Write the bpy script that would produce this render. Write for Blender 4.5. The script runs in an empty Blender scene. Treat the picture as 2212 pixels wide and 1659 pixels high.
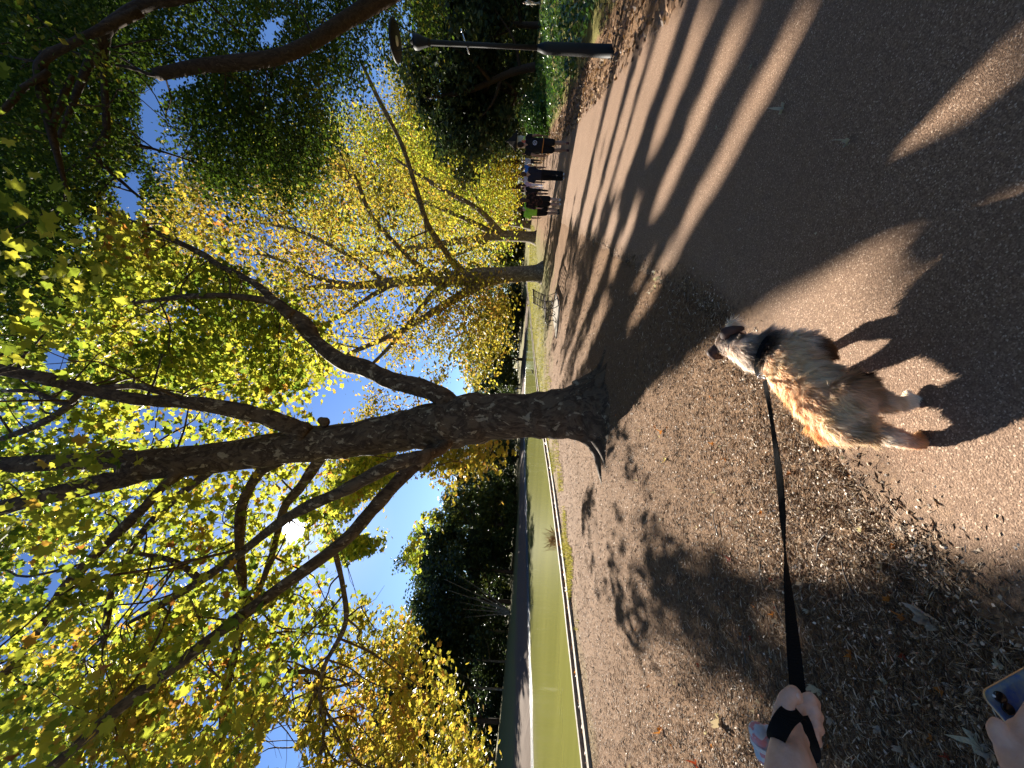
import bpy, math, random
import numpy as np
from mathutils import Vector, Matrix
R = np.random.default_rng(7)
random.seed(7)
SC = bpy.context.scene
COL = SC.collection
PI = math.pi

# ------------------------------------------------------------------ camera geometry
F = 831.0; CY = 829.5; CX = 1106.0; TILT = .005
RHO = math.radians(3.0); CR, SR = math.cos(RHO), math.sin(RHO)
EYE = np.array([0, 0, 1.5])
SUN = np.array([-.4116, 1.0, .554])
SUND = SUN / np.linalg.norm(SUN)

def ray(X, Y):
    X = np.asarray(X, float); Y = np.asarray(Y, float)
    a = (CY - Y) / F; b = (CX - X) / F + TILT
    return np.stack([a * CR - b * SR, np.ones_like(a), a * SR + b * CR], -1)

def at(X, Y, d):
    """the point at depth d (metres ahead) seen at photo position X, Y"""
    return EYE + ray(X, Y) * np.asarray(d, float)[..., None]

def on_ground(X, Y, z=0.0):
    r = ray(X, Y); return EYE + r * ((z - 1.5) / r[..., 2])[..., None]

def photo_pos(P):
    v = P - EYE; y = np.where(v[..., 1] < .05, np.nan, v[..., 1])
    x = v[..., 0] / y; z = v[..., 2] / y
    a = x * CR + z * SR; b = z * CR - x * SR
    return CX - (b - TILT) * F, CY - a * F

def inside(poly, x, y):
    poly = np.asarray(poly, float); x = np.asarray(x); y = np.asarray(y)
    r = np.zeros(x.shape, bool); n = len(poly); j = n - 1
    for i in range(n):
        xi, yi = poly[i]; xj, yj = poly[j]
        c = (yi > y) != (yj > y)
        with np.errstate(all='ignore'):
            r ^= c & (x < (xj - xi) * (y - yi) / (yj - yi + 1e-12) + xi)
        j = i
    return r

def in_poly(poly, n):
    poly = np.asarray(poly, float); lo = poly.min(0); hi = poly.max(0); out = []
    got = 0
    while got < n:
        p = R.uniform(lo, hi, (n * 3, 2)); p = p[inside(poly, p[:, 0], p[:, 1])]
        out.append(p); got += len(p)
    return np.concatenate(out)[:n]

# ------------------------------------------------------------------ value noise
_T = np.random.default_rng(3).random((256, 256))
def vnoise(x, y):
    xi = np.floor(x).astype(int); yi = np.floor(y).astype(int)
    fx = x - xi; fy = y - yi; fx = fx * fx * (3 - 2 * fx); fy = fy * fy * (3 - 2 * fy)
    g = lambda a, b: _T[a & 255, b & 255]
    return (g(xi, yi) * (1 - fx) + g(xi + 1, yi) * fx) * (1 - fy) + (g(xi, yi + 1) * (1 - fx) + g(xi + 1, yi + 1) * fx) * fy

# ------------------------------------------------------------------ mesh helpers
def tag(o, label=None, cat=None, group=None, kind=None):
    if label: o['label'] = label
    if cat: o['category'] = cat
    if group: o['group'] = group
    if kind: o['kind'] = kind
    return o

def empty(name, loc, label=None, cat=None, group=None, rz=0):
    o = bpy.data.objects.new(name, None); COL.objects.link(o)
    o.location = [float(c) for c in loc]; o.rotation_euler = (0, 0, rz); o.empty_display_size = .1
    return tag(o, label, cat, group)

def link(name, me, mat=None, parent=None, world=False):
    o = bpy.data.objects.new(name, me); COL.objects.link(o)
    if mat is not None and not me.materials: me.materials.append(mat)
    if parent is not None:
        o.parent = parent
        if world:
            m = Matrix.Translation(parent.location) @ parent.rotation_euler.to_matrix().to_4x4()
            if parent.parent: m = Matrix.Translation(parent.parent.location) @ parent.parent.rotation_euler.to_matrix().to_4x4() @ m
            o.matrix_parent_inverse = m.inverted()
    return o

def mesh(name, V, Fs, smooth=False):
    """V (n,3); Fs: list of arrays (m,k) of vertex indices"""
    if isinstance(Fs, np.ndarray): Fs = [Fs]
    Fs = [f for f in Fs if len(f)]
    me = bpy.data.meshes.new(name)
    V = np.asarray(V, np.float32)
    me.vertices.add(len(V)); me.vertices.foreach_set('co', V.ravel())
    tot = np.concatenate([np.full(len(f), f.shape[1], np.int32) for f in Fs])
    idx = np.concatenate([f.ravel() for f in Fs]).astype(np.int32)
    me.loops.add(len(idx)); me.loops.foreach_set('vertex_index', idx)
    me.polygons.add(len(tot))
    st = np.concatenate([[0], np.cumsum(tot)[:-1]]).astype(np.int32)
    me.polygons.foreach_set('loop_start', st)
    try: me.polygons.foreach_set('loop_total', tot)
    except Exception: pass
    me.polygons.foreach_set('use_smooth', np.full(len(tot), smooth))
    me.update(calc_edges=True); me.validate()
    return me

class MB:
    """collects shapes into one mesh"""
    def __init__(s): s.V = []; s.F = {}; s.n = 0
    def add(s, V, *Fs):
        V = np.asarray(V, float)
        for f in Fs:
            f = np.asarray(f)
            if len(f): s.F.setdefault(f.shape[1], []).append(f + s.n)
        s.V.append(V); s.n += len(V)
    def box(s, c, d, rz=0, rx=0, bev=0):
        x, y, z = [v / 2 for v in d]
        V = np.array([[i * x, j * y, k * z] for k in (-1, 1) for j in (-1, 1) for i in (-1, 1)])
        if rx: V = V @ np.array([[1, 0, 0], [0, math.cos(rx), math.sin(rx)], [0, -math.sin(rx), math.cos(rx)]])
        if rz: V = V @ np.array([[math.cos(rz), math.sin(rz), 0], [-math.sin(rz), math.cos(rz), 0], [0, 0, 1]])
        s.add(V + np.asarray(c, float), np.array([[0, 2, 3, 1], [4, 5, 7, 6], [0, 1, 5, 4], [2, 6, 7, 3], [0, 4, 6, 2], [1, 3, 7, 5]]))
        return s
    def tube(s, P, r, seg=8, caps=True, lobes=None):
        P = np.asarray(P, float); n = len(P); r = np.broadcast_to(np.asarray(r, float), (n,))
        T = np.gradient(P, axis=0); T /= np.linalg.norm(T, axis=1)[:, None] + 1e-12
        u = np.cross(T[0], [0, 0, 1.]);
        if np.linalg.norm(u) < 1e-3: u = np.array([1., 0, 0])
        u /= np.linalg.norm(u); U = []
        for i in range(n):
            u = u - T[i] * (u @ T[i]); u /= np.linalg.norm(u) + 1e-12; U.append(u)
        U = np.array(U); W = np.cross(T, U)
        th = np.linspace(0, 2 * PI, seg, endpoint=False)
        rr = r[:, None] * np.ones(seg)
        if lobes is not None: rr = rr * lobes(np.arange(n) / (n - 1.), th)
        V = P[:, None] + rr[..., None] * (np.cos(th)[:, None] * U[:, None] + np.sin(th)[:, None] * W[:, None])
        V = V.reshape(-1, 3)
        i = np.arange(n - 1)[:, None] * seg; k = np.arange(seg); k2 = (k + 1) % seg
        f = np.stack([i + k, i + k2, i + seg + k2, i + seg + k], -1).reshape(-1, 4)
        if caps:
            V = np.concatenate([V, P[:1], P[-1:]]); a = n * seg
            c1 = np.stack([np.full(seg, a), k2, k], -1); c2 = np.stack([np.full(seg, a + 1), (n - 1) * seg + k, (n - 1) * seg + k2], -1)
            s.add(V, f, np.concatenate([c1, c2]))
        else: s.add(V, f)
        return s
    def lathe(s, prof, c=(0, 0, 0), seg=20, axis='z'):
        prof = np.asarray(prof, float); P = np.zeros((len(prof), 3)); th = np.linspace(0, 2 * PI, seg, endpoint=False)
        V = np.stack([prof[:, :1] * np.cos(th), prof[:, :1] * np.sin(th), np.repeat(prof[:, 1:], seg, 1)], -1).reshape(-1, 3)
        n = len(prof); i = np.arange(n - 1)[:, None] * seg; k = np.arange(seg); k2 = (k + 1) % seg
        f = np.stack([i + k, i + k2, i + seg + k2, i + seg + k], -1).reshape(-1, 4)
        s.add(V + np.asarray(c, float), f); return s
    def capsule(s, p0, r0, p1, r1, seg=12):
        p0 = np.asarray(p0, float); p1 = np.asarray(p1, float); d = p1 - p0; L = np.linalg.norm(d)
        d = d / L if L > 1e-6 else np.array([0, 0, 1.])
        P = []; r = []
        for t in (-89, -60, -30, 0): P.append(p0 + d * r0 * math.sin(math.radians(t))); r.append(r0 * math.cos(math.radians(t)))
        for t in (0, 30, 60, 89): P.append(p1 + d * r1 * math.sin(math.radians(t))); r.append(r1 * math.cos(math.radians(t)))
        P = np.array(P)
        u = np.cross(d, [0, 0, 1.]);
        if np.linalg.norm(u) < 1e-3: u = np.array([1., 0, 0])
        u /= np.linalg.norm(u); w = np.cross(d, u); th = np.linspace(0, 2 * PI, seg, endpoint=False)
        V = (P[:, None] + np.array(r)[:, None, None] * (np.cos(th)[:, None] * u + np.sin(th)[:, None] * w)).reshape(-1, 3)
        n = len(P); i = np.arange(n - 1)[:, None] * seg; k = np.arange(seg); k2 = (k + 1) % seg
        f = np.stack([i + k, i + k2, i + seg + k2, i + seg + k], -1).reshape(-1, 4)
        V = np.concatenate([V, P[:1], P[-1:]]); a = n * seg
        s.add(V, f, np.concatenate([np.stack([np.full(seg, a), k2, k], -1), np.stack([np.full(seg, a + 1), (n - 1) * seg + k, (n - 1) * seg + k2], -1)]))
        return s
    def chain(s, pts, seg=12):
        for (p, r), (q, t) in zip(pts[:-1], pts[1:]): s.capsule(p, r, q, t, seg)
        return s
    def me(s, name, smooth=False):
        return mesh(name, np.concatenate(s.V), [np.concatenate(v) for v in s.F.values()], smooth)
    def build(s, name, mat, parent=None, smooth=False, world=False):
        return link(name, s.me(name, smooth), mat, parent, world)
    def skin(s, name, mat, parent=None, voxel=.012, smooth=4, world=False, fn=None):
        """one continuous surface round all the shapes"""
        t = bpy.data.objects.new('tmp', s.me('tmp')); COL.objects.link(t)
        m = t.modifiers.new('r', 'REMESH'); m.mode = 'VOXEL'; m.voxel_size = voxel
        k = t.modifiers.new('s', 'SMOOTH'); k.factor = .5; k.iterations = smooth
        me = bpy.data.meshes.new_from_object(t.evaluated_get(bpy.context.evaluated_depsgraph_get()))
        bpy.data.objects.remove(t); me.name = name
        me.polygons.foreach_set('use_smooth', np.ones(len(me.polygons), bool))
        if fn: fn(me)
        me.materials.clear()
        return link(name, me, mat, parent, world)

def spline(pts, n):
    """Catmull-Rom through rows of any width"""
    P = np.asarray(pts, float); P = np.concatenate([2 * P[:1] - P[1:2], P, 2 * P[-1:] - P[-2:-1]])
    out = []
    for i in range(len(P) - 3):
        t = np.linspace(0, 1, n, endpoint=False)[:, None]; a, b, c, d = P[i:i + 4]
        out.append(.5 * (2 * b + (c - a) * t + (2 * a - 5 * b + 4 * c - d) * t ** 2 + (3 * b - a - 3 * c + d) * t ** 3))
    return np.concatenate(out + [P[-2:-1]])

# ------------------------------------------------------------------ materials
def mat(name, col=(.5, .5, .5), rough=.7, spec=.5, metal=0.):
    m = bpy.data.materials.new(name); m.use_nodes = True
    b = m.node_tree.nodes['Principled BSDF']
    b.inputs['Base Color'].default_value = (*col, 1); b.inputs['Roughness'].default_value = rough
    b.inputs['Specular IOR Level'].default_value = spec; b.inputs['Metallic'].default_value = metal
    return m
class NT:
    def __init__(s, m): s.t = m.node_tree; s.n = s.t.nodes; s.bsdf = s.n['Principled BSDF']
    def new(s, typ, **kw):
        n = s.n.new(typ)
        for k, v in kw.items(): setattr(n, k, v)
        return n
    def l(s, a, b): s.t.links.new(a, b)
    def coord(s, scale=(1, 1, 1), obj=False):
        c = s.new('ShaderNodeTexCoord'); m = s.new('ShaderNodeMapping'); m.inputs['Scale'].default_value = scale
        if obj: s.l(c.outputs['Object'], m.inputs[0])
        else:
            g = s.new('ShaderNodeNewGeometry'); s.l(g.outputs['Position'], m.inputs[0])
        return m.outputs[0]
    def noise(s, vec, scale, detail=4, rough=.55, dist=0.):
        n = s.new('ShaderNodeTexNoise'); n.inputs['Scale'].default_value = scale; n.inputs['Detail'].default_value = detail
        n.inputs['Roughness'].default_value = rough; n.inputs['Distortion'].default_value = dist; s.l(vec, n.inputs['Vector']); return n.outputs['Fac']
    def voro(s, vec, scale, out='Color'):
        n = s.new('ShaderNodeTexVoronoi'); n.inputs['Scale'].default_value = scale; s.l(vec, n.inputs['Vector']); return n.outputs[out]
    def ramp(s, fac, stops):
        n = s.new('ShaderNodeValToRGB'); e = n.color_ramp.elements
        while len(e) < len(stops): e.new(.5)
        for el, (p, c) in zip(e, stops):
            el.position = p; el.color = (*c, 1) if len(c) == 3 else c
        s.l(fac, n.inputs[0]); return n.outputs[0]
    def mix(s, fac, a, b, mode='MIX'):
        n = s.new('ShaderNodeMix', data_type='RGBA', blend_type=mode)
        for k, v in ((0, fac), (6, a), (7, b)):
            if isinstance(v, (int, float)): n.inputs[k].default_value = v
            elif isinstance(v, tuple): n.inputs[k].default_value = (*v, 1)
            else: s.l(v, n.inputs[k])
        return n.outputs[2]
    def math(s, op, a, b=0., clamp=False):
        n = s.new('ShaderNodeMath', operation=op, use_clamp=clamp)
        for k, v in ((0, a), (1, b)):
            if isinstance(v, (int, float)): n.inputs[k].default_value = v
            else: s.l(v, n.inputs[k])
        return n.outputs[0]
    def color(s, c): s.l(c, s.bsdf.inputs['Base Color'])
    def bump(s, h, strength=.5, dist=.01):
        b = s.new('ShaderNodeBump'); b.inputs['Strength'].default_value = strength; b.inputs['Distance'].default_value = dist
        s.l(h, b.inputs['Height']); s.l(b.outputs[0], s.bsdf.inputs['Normal']); return b
G3 = lambda v: (v, v, v)

def leaf_mat(name, stops, trans=.5, rough=.5, spread=.5, noise_scale=.25, tmul=(1.2, 1.15, .8), spec=.25):
    m = mat(name, rough=rough, spec=spec); t = NT(m)
    g = t.new('ShaderNodeNewGeometry')
    n = t.noise(t.coord(), noise_scale, 3)
    f = t.math('ADD', t.math('MULTIPLY', g.outputs['Random Per Island'], spread), t.math('MULTIPLY', t.math('SUBTRACT', n, .5), 1.6))
    f = t.math('ADD', f, .5 - spread / 2, True)
    c = t.ramp(f, stops); t.color(c)
    tr = t.new('ShaderNodeBsdfTranslucent'); t.l(t.mix(1., c, tmul, 'MULTIPLY'), tr.inputs[0])
    mx = t.new('ShaderNodeMixShader'); mx.inputs[0].default_value = trans
    t.l(t.bsdf.outputs[0], mx.inputs[1]); t.l(tr.outputs[0], mx.inputs[2])
    t.l(mx.outputs[0], t.n['Material Output'].inputs[0])
    return m

def bark_mat(name, dark, mid, pale, amount=.5, sc=1.):
    m = mat(name, rough=.85, spec=.2); t = NT(m); v = t.coord((1, 1, .6))
    n = t.noise(v, 3.2 * sc, 5, .62, .5); n2 = t.noise(v, 8.5 * sc, 4, .62, .4)
    c = t.ramp(n, [(.36, dark), (.47, mid), (.53, dark), (.62, mid)])
    c = t.mix(t.ramp(n2, [(.66 - .12 * amount, G3(0)), (.70 - .12 * amount, G3(.9))]), c, pale)
    n3 = t.noise(v, 40, 4); c = t.mix(.35, c, t.ramp(n3, [(.3, G3(.25)), (.7, G3(1))]), 'MULTIPLY'); t.color(c)
    h = t.math('ADD', t.math('MULTIPLY', n2, .7), t.math('MULTIPLY', n3, .3)); t.bump(h, .35, .02)
    return m

M = {}
M['plane_leaf'] = leaf_mat('plane_leaf', [(0, (.065, .105, .02)), (.35, (.165, .19, .03)), (.62, (.285, .275, .045)), (.84, (.35, .30, .05)), (.94, (.35, .19, .045)), (1, (.22, .085, .03))], .62, spread=.75, noise_scale=.3, tmul=(1.55, 1.6, .95))
M['gold_leaf'] = leaf_mat('gold_leaf', [(0, (.10, .11, .025)), (.35, (.25, .225, .035)), (.65, (.38, .30, .045)), (.88, (.38, .22, .05)), (1, (.28, .12, .04))], .6, spread=.75, noise_scale=.3, tmul=(1.2, 1.18, .85))
M['far_leaf'] = leaf_mat('far_leaf', [(0, (.11, .13, .015)), (.4, (.25, .23, .02)), (.7, (.36, .27, .025)), (1, (.26, .13, .03))], .5, spread=.6, noise_scale=.12)
M['oak_leaf'] = leaf_mat('oak_leaf', [(0, (.015, .032, .012)), (.5, (.035, .068, .018)), (.85, (.08, .115, .025)), (1, (.16, .14, .035))], .42, rough=.5, spread=.7, noise_scale=.5, tmul=(1.7, 1.6, .6), spec=.15)
M['dark_leaf'] = leaf_mat('dark_leaf', [(0, (.02, .036, .022)), (.6, (.045, .066, .03)), (1, (.11, .11, .03))], .3, spread=.6, noise_scale=.2, tmul=(1.2, 1.3, .8))
M['olive_leaf'] = leaf_mat('olive_leaf', [(0, (.03, .05, .018)), (.6, (.08, .10, .025)), (1, (.16, .15, .03))], .4, spread=.6, noise_scale=.2)
M['ivy_leaf'] = leaf_mat('ivy_leaf', [(0, (.02, .05, .012)), (.6, (.045, .11, .02)), (1, (.12, .19, .03))], .35, rough=.3, spread=.9, noise_scale=.8, spec=.6)
M['bark'] = bark_mat('bark', (.05, .030, .017), (.13, .085, .05), (.34, .26, .165), .6)
M['bark_pale'] = bark_mat('bark_pale', (.10, .075, .05), (.20, .16, .11), (.34, .29, .21), .8)
M['bark_dark'] = bark_mat('bark_dark', (.03, .019, .012), (.062, .04, .025), (.10, .07, .045), .3, 1.6)
M['black_iron'] = mat('black_iron', (.009, .009, .009), .6, .25)
M['lens'] = mat('lens', (.75, .76, .72), .3)
M['steel'] = mat('steel', (.6, .6, .62), .25, .5, 1.)

# ------------------------------------------------------------------ plan of the park
KERB = np.array([(-16, -18), (-11, -6.5), (-5.85, 5.9), (-3.7, 11.3), (-.2, 21.7), (5.2, 34), (10.6, 46), (15, 57), (18, 66)], float)
SHORE = np.array([(12, 70), (2, 67), (-8, 55), (-12.6, 39), (-16.6, 24.5), (-18.5, 18.3), (-25, 9), (-33, -4), (-36, -18)], float)
POND = np.concatenate([KERB, SHORE])
PATH_L = spline([(-4.6, -8), (-1.7, -1.2), (-.68, 1.1), (-.46, 1.5), (.55, 2.86), (1.2, 4.18), (3.6, 9.2), (6.1, 14.4), (14, 31), (22, 48), (35, 76), (60, 130)], 8)
PATH_R = spline([(-2.2, -8), (1.4, -1.7), (2.6, .6), (3.2, 1.8), (4.0, 3.4), (4.74, 4.84), (7.3, 9.7), (9.5, 14.0), (18, 30.6), (26.7, 47.5), (40, 75.5), (66, 129)], 8)
PATH = np.concatenate([PATH_L, PATH_R[::-1]])

def dist_line(L, x, y):
    d = np.full(x.shape, 1e9)
    for (ax, ay), (bx, by) in zip(L[:-1], L[1:]):
        dx, dy = bx - ax, by - ay
        t = np.clip(((x - ax) * dx + (y - ay) * dy) / (dx * dx + dy * dy), 0, 1)
        d = np.minimum(d, np.hypot(x - ax - t * dx, y - ay - t * dy))
    return d
def right_q(x, y): return (x - 5.62) * .888 - (y - 6.48) * .459
def left_of_kerb(x, y):
    kx = np.interp(y, KERB[:, 1], KERB[:, 0]); return kx - x
def base_z(x, y):
    return .008 * np.maximum(0, y - 14)
def height(x, y):
    x = np.asarray(x, float); y = np.asarray(y, float)
    q = right_q(x, y); lk = left_of_kerb(x, y)
    z = base_z(x, y) + .13 * np.clip(q - .8, 0, 5.5)
    inp = inside(POND, x, y); dk = dist_line(KERB, x, y)
    ds = dist_line(SHORE, x, y)
    leftness = np.clip((52 - y) / 20, 0, 1)
    far = -.34 + np.minimum(ds, 30) * (.02 + .065 * leftness) + .25 * (1 - np.exp(-ds / 1.5))
    z = np.where((lk > .3) & ~inp, far, z)
    z = np.where(inp, np.where(ds < dk, np.maximum(-.9, -.32 - .25 * ds), np.where(dk > .18, -.9, z - .02)), z)
    dp = np.where(inside(PATH, x, y), 0, np.minimum(dist_line(PATH_L, x, y), dist_line(PATH_R, x, y)))
    rough = np.clip(dp / .6, 0, 1) * np.clip(dk / .5, 0, 1)
    z = z + rough * ((vnoise(x * 1.3, y * 1.3) - .5) * .05 + (vnoise(x * 5, y * 5) - .5) * .025) - .012 * (dp < .05)
    td = np.hypot(x + .35, y - 6.55); z = z + .10 * np.exp(-(td / 1.0) ** 2)
    return z

def axis(lo, a, b, hi, step, grow=1.12):
    mid = list(np.arange(a, b, step)); s = step; p = mid[-1]; up = []
    while p < hi: s *= grow; p += s; up.append(p)
    s = step; p = mid[0]; dn = []
    while p > lo: s *= grow; p -= s; dn.append(p)
    return np.array(dn[::-1] + mid + up)

# ground sheet
gx = axis(-260, -13, 14, 260, .12, 1.09); gy = axis(-40, -2, 22, 420, .12, 1.06)
XX, YY = np.meshgrid(gx, gy); ZZ = height(XX, YY)
nx, ny = len(gx), len(gy)
V = np.stack([XX, YY, ZZ], -1).reshape(-1, 3)
i = np.arange(ny - 1)[:, None] * nx; k = np.arange(nx - 1)
Fq = np.stack([i + k, i + k + 1, i + nx + k + 1, i + nx + k], -1).reshape(-1, 4)
me = mesh('ground', V, Fq, True)
x, y = V[:, 0], V[:, 1]; lk = left_of_kerb(x, y); q = right_q(x, y); dk = dist_line(KERB, x, y)
farbank = lk > .3
ds = dist_line(SHORE, x, y)
dpl = dist_line(PATH_L, x, y)
g = np.where(~farbank & (q < -3), np.clip(1 - (dk - .25) / (.5 + .17 * np.maximum(0, y - 9)), 0, 1) * np.clip(.12 + (y - 10) * .05, .10, 1), 0)
g = np.maximum(g, np.where(~farbank & (y > 15) & (q < -2), np.clip((y - 15) / 6, 0, 1) * np.clip((dpl - .9) / 2.2, 0, 1), 0))
g = np.where(q > 1., 1., g); g = np.where(farbank, np.clip((ds - 3.5) / 2., 0, 1), g)
g = np.clip(g + (vnoise(x * 2, y * 2) - .5) * .6 * (g > .02), 0, 1)
mud = np.where(farbank, 1 - g, 0)
ca = me.color_attributes.new('cover', 'FLOAT_COLOR', 'POINT')
ca.data.foreach_set('color', np.stack([g, mud, np.zeros_like(g), np.ones_like(g)], -1).astype(np.float32).ravel())
m = mat('soil', rough=.95, spec=.15); t = NT(m); v = t.coord()
n1 = t.noise(v, 2.2, 5, .6); n2 = t.noise(v, 40, 5, .7); n3 = t.noise(t.coord((1, 1, 1)), 140, 3, .7)
soil = t.ramp(n2, [(.3, (.07, .036, .018)), (.5, (.165, .093, .048)), (.72, (.34, .215, .122))])
soil = t.mix(t.ramp(n1, [(.35, G3(0)), (.65, G3(.5))]), soil, (.195, .115, .062))
soil = t.mix(t.ramp(n3, [(.62, G3(0)), (.75, G3(.8))]), soil, (.48, .34, .22))
grass = t.ramp(n2, [(.25, (.07, .068, .02)), (.6, (.19, .165, .05)), (.8, (.33, .26, .12))])
a = t.new('ShaderNodeVertexColor', layer_name='cover'); sp = t.new('ShaderNodeSeparateColor'); t.l(a.outputs[0], sp.inputs[0])
c = t.mix(sp.outputs[0], soil, grass); t.color(t.mix(t.math('MULTIPLY', sp.outputs[1], .8), c, (.10, .07, .05)))
t.bump(t.math('ADD', t.math('MULTIPLY', n2, .7), t.math('MULTIPLY', n3, .3)), .9, .03)
tag(link('ground', me, m), kind='structure')

# path sheet
n = min(len(PATH_L), len(PATH_R)); wob = lambda L: L
PL = spline(PATH_L[::4], 40); PR = spline(PATH_R[::4], 40); n = min(len(PL), len(PR)); PL = PL[:n]; PR = PR[:n]
PL = PL + ((vnoise(PL[:, 0] * 2.1 + 9, PL[:, 1] * 2.1) - .5) * .10 + (vnoise(PL[:, 0] * 9, PL[:, 1] * 9) - .5) * .05)[:, None] * np.array([.88, -.46])
PR = PR + ((vnoise(PR[:, 0] * 2.1, PR[:, 1] * 2.1) - .5) * .3)[:, None] * np.array([.88, -.46])
tt = np.array([0, .012, .025, .04, .06, .085, .12, .18, .3, .45, .6, .75, .86, .92, .95, .97, .985, 1.]); rows = len(tt); P2 = PL[:, None] * (1 - tt[:, None]) + PR[:, None] * tt[:, None]
Z = base_z(P2[..., 0], P2[..., 1]) + .004 + .02 * np.sin(PI * tt) ** .6
V = np.concatenate([P2, Z[..., None]], -1).reshape(-1, 3)
i = np.arange(n - 1)[:, None] * rows; k = np.arange(rows - 1)
Fq = np.stack([i + k, i + k + 1, i + rows + k + 1, i + rows + k], -1).reshape(-1, 4)
m = mat('path_surface', rough=.8, spec=.3); t = NT(m); v = t.coord()
n1 = t.noise(v, 1.1, 4); n2 = t.noise(v, 170, 2, .6); vo = t.voro(v, 210, 'Color'); sep = t.new('ShaderNodeSeparateColor'); t.l(vo, sep.inputs[0])
c = t.ramp(sep.outputs[0], [(0, (.13, .076, .046)), (.6, (.235, .143, .088)), (.93, (.37, .24, .155)), (1, (.64, .48, .35))])
c = t.mix(t.ramp(n1, [(.3, G3(0)), (.7, G3(.45))]), c, (.19, .113, .068))
st = t.noise(v, 12, 5, .7); c = t.mix(t.ramp(st, [(.6, G3(0)), (.8, G3(.35))]), c, (.26, .17, .11)); t.color(c)
hb = t.math('ADD', t.math('MULTIPLY', sep.outputs[1], .6), n2); t.bump(hb, .7, .006)
me = mesh('path', V, Fq, True)
wdt = np.linalg.norm(PR - PL, axis=1)[:, None]; ed = np.minimum(tt * wdt, (1 - tt) * wdt) * 1.0
e_ = np.clip(1 - ed / (.25 + .6 * vnoise(P2[..., 0] * 1.7, P2[..., 1] * 1.7)), 0, 1).ravel()
ca = me.color_attributes.new('edge', 'FLOAT_COLOR', 'POINT'); ca.data.foreach_set('color', np.stack([e_, e_, e_, np.ones_like(e_)], -1).astype(np.float32).ravel())
ea = t.new('ShaderNodeVertexColor', layer_name='edge'); sf = t.noise(v, 40, 5, .7); so_ = t.ramp(sf, [(.3, (.07, .036, .018)), (.5, (.165, .093, .048)), (.72, (.34, .215, .122))])
f_ = t.math('ADD', ea.outputs[0], t.math('MULTIPLY', t.math('SUBTRACT', t.noise(v, 16, 4, .7), .5), .9)); c = t.mix(t.ramp(f_, [(.35, G3(0)), (.75, G3(1))]), c, so_); t.color(c)
tag(link('path', me, m), kind='structure')

# pond water: turbid green with a film, rippled at its far margin
me = bpy.data.meshes.new('pond_water')
Pw = np.concatenate([KERB + [-.3, .1], SHORE])
c0 = np.array([[-11., 18], [-6, 34], [2, 52]])
import bmesh
bm = bmesh.new(); vs = [bm.verts.new((p[0], p[1], -.30)) for p in Pw]; bm.faces.new(vs); bm.to_mesh(me); bm.free()
m = mat('pond_surface', rough=.2, spec=.5); t = NT(m); v = t.coord((1, 1, 1))
n1 = t.noise(t.coord((.12, .9, 1)), .9, 4, .6)
t.color(t.ramp(n1, [(.3, (.155, .155, .042)), (.7, (.215, .21, .06))]))
rip = t.noise(t.coord((1, 1, 1)), 3.5, 3, .6)
t.bump(rip, .03, .03)
t.bsdf.inputs['Roughness'].default_value = .12; t.bsdf.inputs['IOR'].default_value = 1.33; t.bsdf.inputs['Specular IOR Level'].default_value = .06
tag(link('pond_water', me, m), kind='structure')
# the wind-rippled margin along the far shore, clear and glittering
W = spline(SHORE[1:8][::-1], 12); Tn = np.gradient(W, axis=0); Tn /= np.linalg.norm(Tn, axis=1)[:, None]; Nn = np.stack([Tn[:, 1], -Tn[:, 0]], -1)
wd = (.055 * np.hypot(W[:, 0], W[:, 1]) + (vnoise(W[:, 0] * .8, W[:, 1] * .8) - .5) * .8)[:, None]
V = np.concatenate([np.c_[W - Nn * .3, np.full(len(W), -.292)], np.c_[W + Nn * wd, np.full(len(W), -.292)]])
n = len(W); k = np.arange(n - 1)
m = mat('rippled_water', (.02, .022, .02), .2, .5); t = NT(m)
rp = t.noise(t.coord((1, 1, 1)), 5, 5, .7); t.bump(rp, 1., .25); t.bsdf.inputs['Roughness'].default_value = .36
tag(link('water_ripples', mesh('water_ripples', V, np.stack([k, k + 1, n + k + 1, n + k], -1), True), m), kind='structure')

# kerbs and the gutter between them
def offset(L, d):
    T = np.gradient(L, axis=0); T /= np.linalg.norm(T, axis=1)[:, None]
    return L + np.stack([-T[:, 1], T[:, 0]], -1) * d     # + = towards the pond
KS = spline(KERB, 14)
conc = mat('concrete', rough=.85, spec=.3); t = NT(conc); v = t.coord()
c = t.ramp(t.noise(v, 9, 6, .65), [(.3, (.17, .14, .105)), (.6, (.30, .26, .205)), (.8, (.38, .34, .28))]); t.color(c); t.bump(t.noise(v, 60, 3), .4, .01)
def strip(name, d0, d1, z0, z1, m):
    a = offset(KS, d0); b = offset(KS, d1); bz = base_z(KS[:, 0], KS[:, 1]); n = len(KS)
    wv = (vnoise(KS[:, 0] * 3, KS[:, 1] * 3) - .5) * .012
    cols = [np.c_[a, bz + z0], np.c_[a, bz + z1 + wv], np.c_[b, bz + z1 + wv], np.c_[b, bz + z0]]
    V = np.concatenate(cols); k = np.arange(n - 1); f = []
    for i in range(4):
        j = (i + 1) % 4; f.append(np.stack([i * n + k, i * n + k + 1, j * n + k + 1, j * n + k], -1))
    return link(name, mesh(name, V, np.concatenate(f)), m)
tag(strip('kerb', -.06, .10, -.6, .05, conc), 'pale concrete kerb along the dry grass verge above the leafy gutter', 'kerb', 'pond kerbs')
tag(strip('kerb', .62, .74, -.85, .03, conc), 'narrow pale concrete edging at the green water beyond the leafy gutter', 'kerb', 'pond kerbs')
gut = mat('gutter_mud', (.09, .07, .045), .9)
tag(strip('gutter', .101, .619, -.5, -.10, gut), kind='structure')

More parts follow.
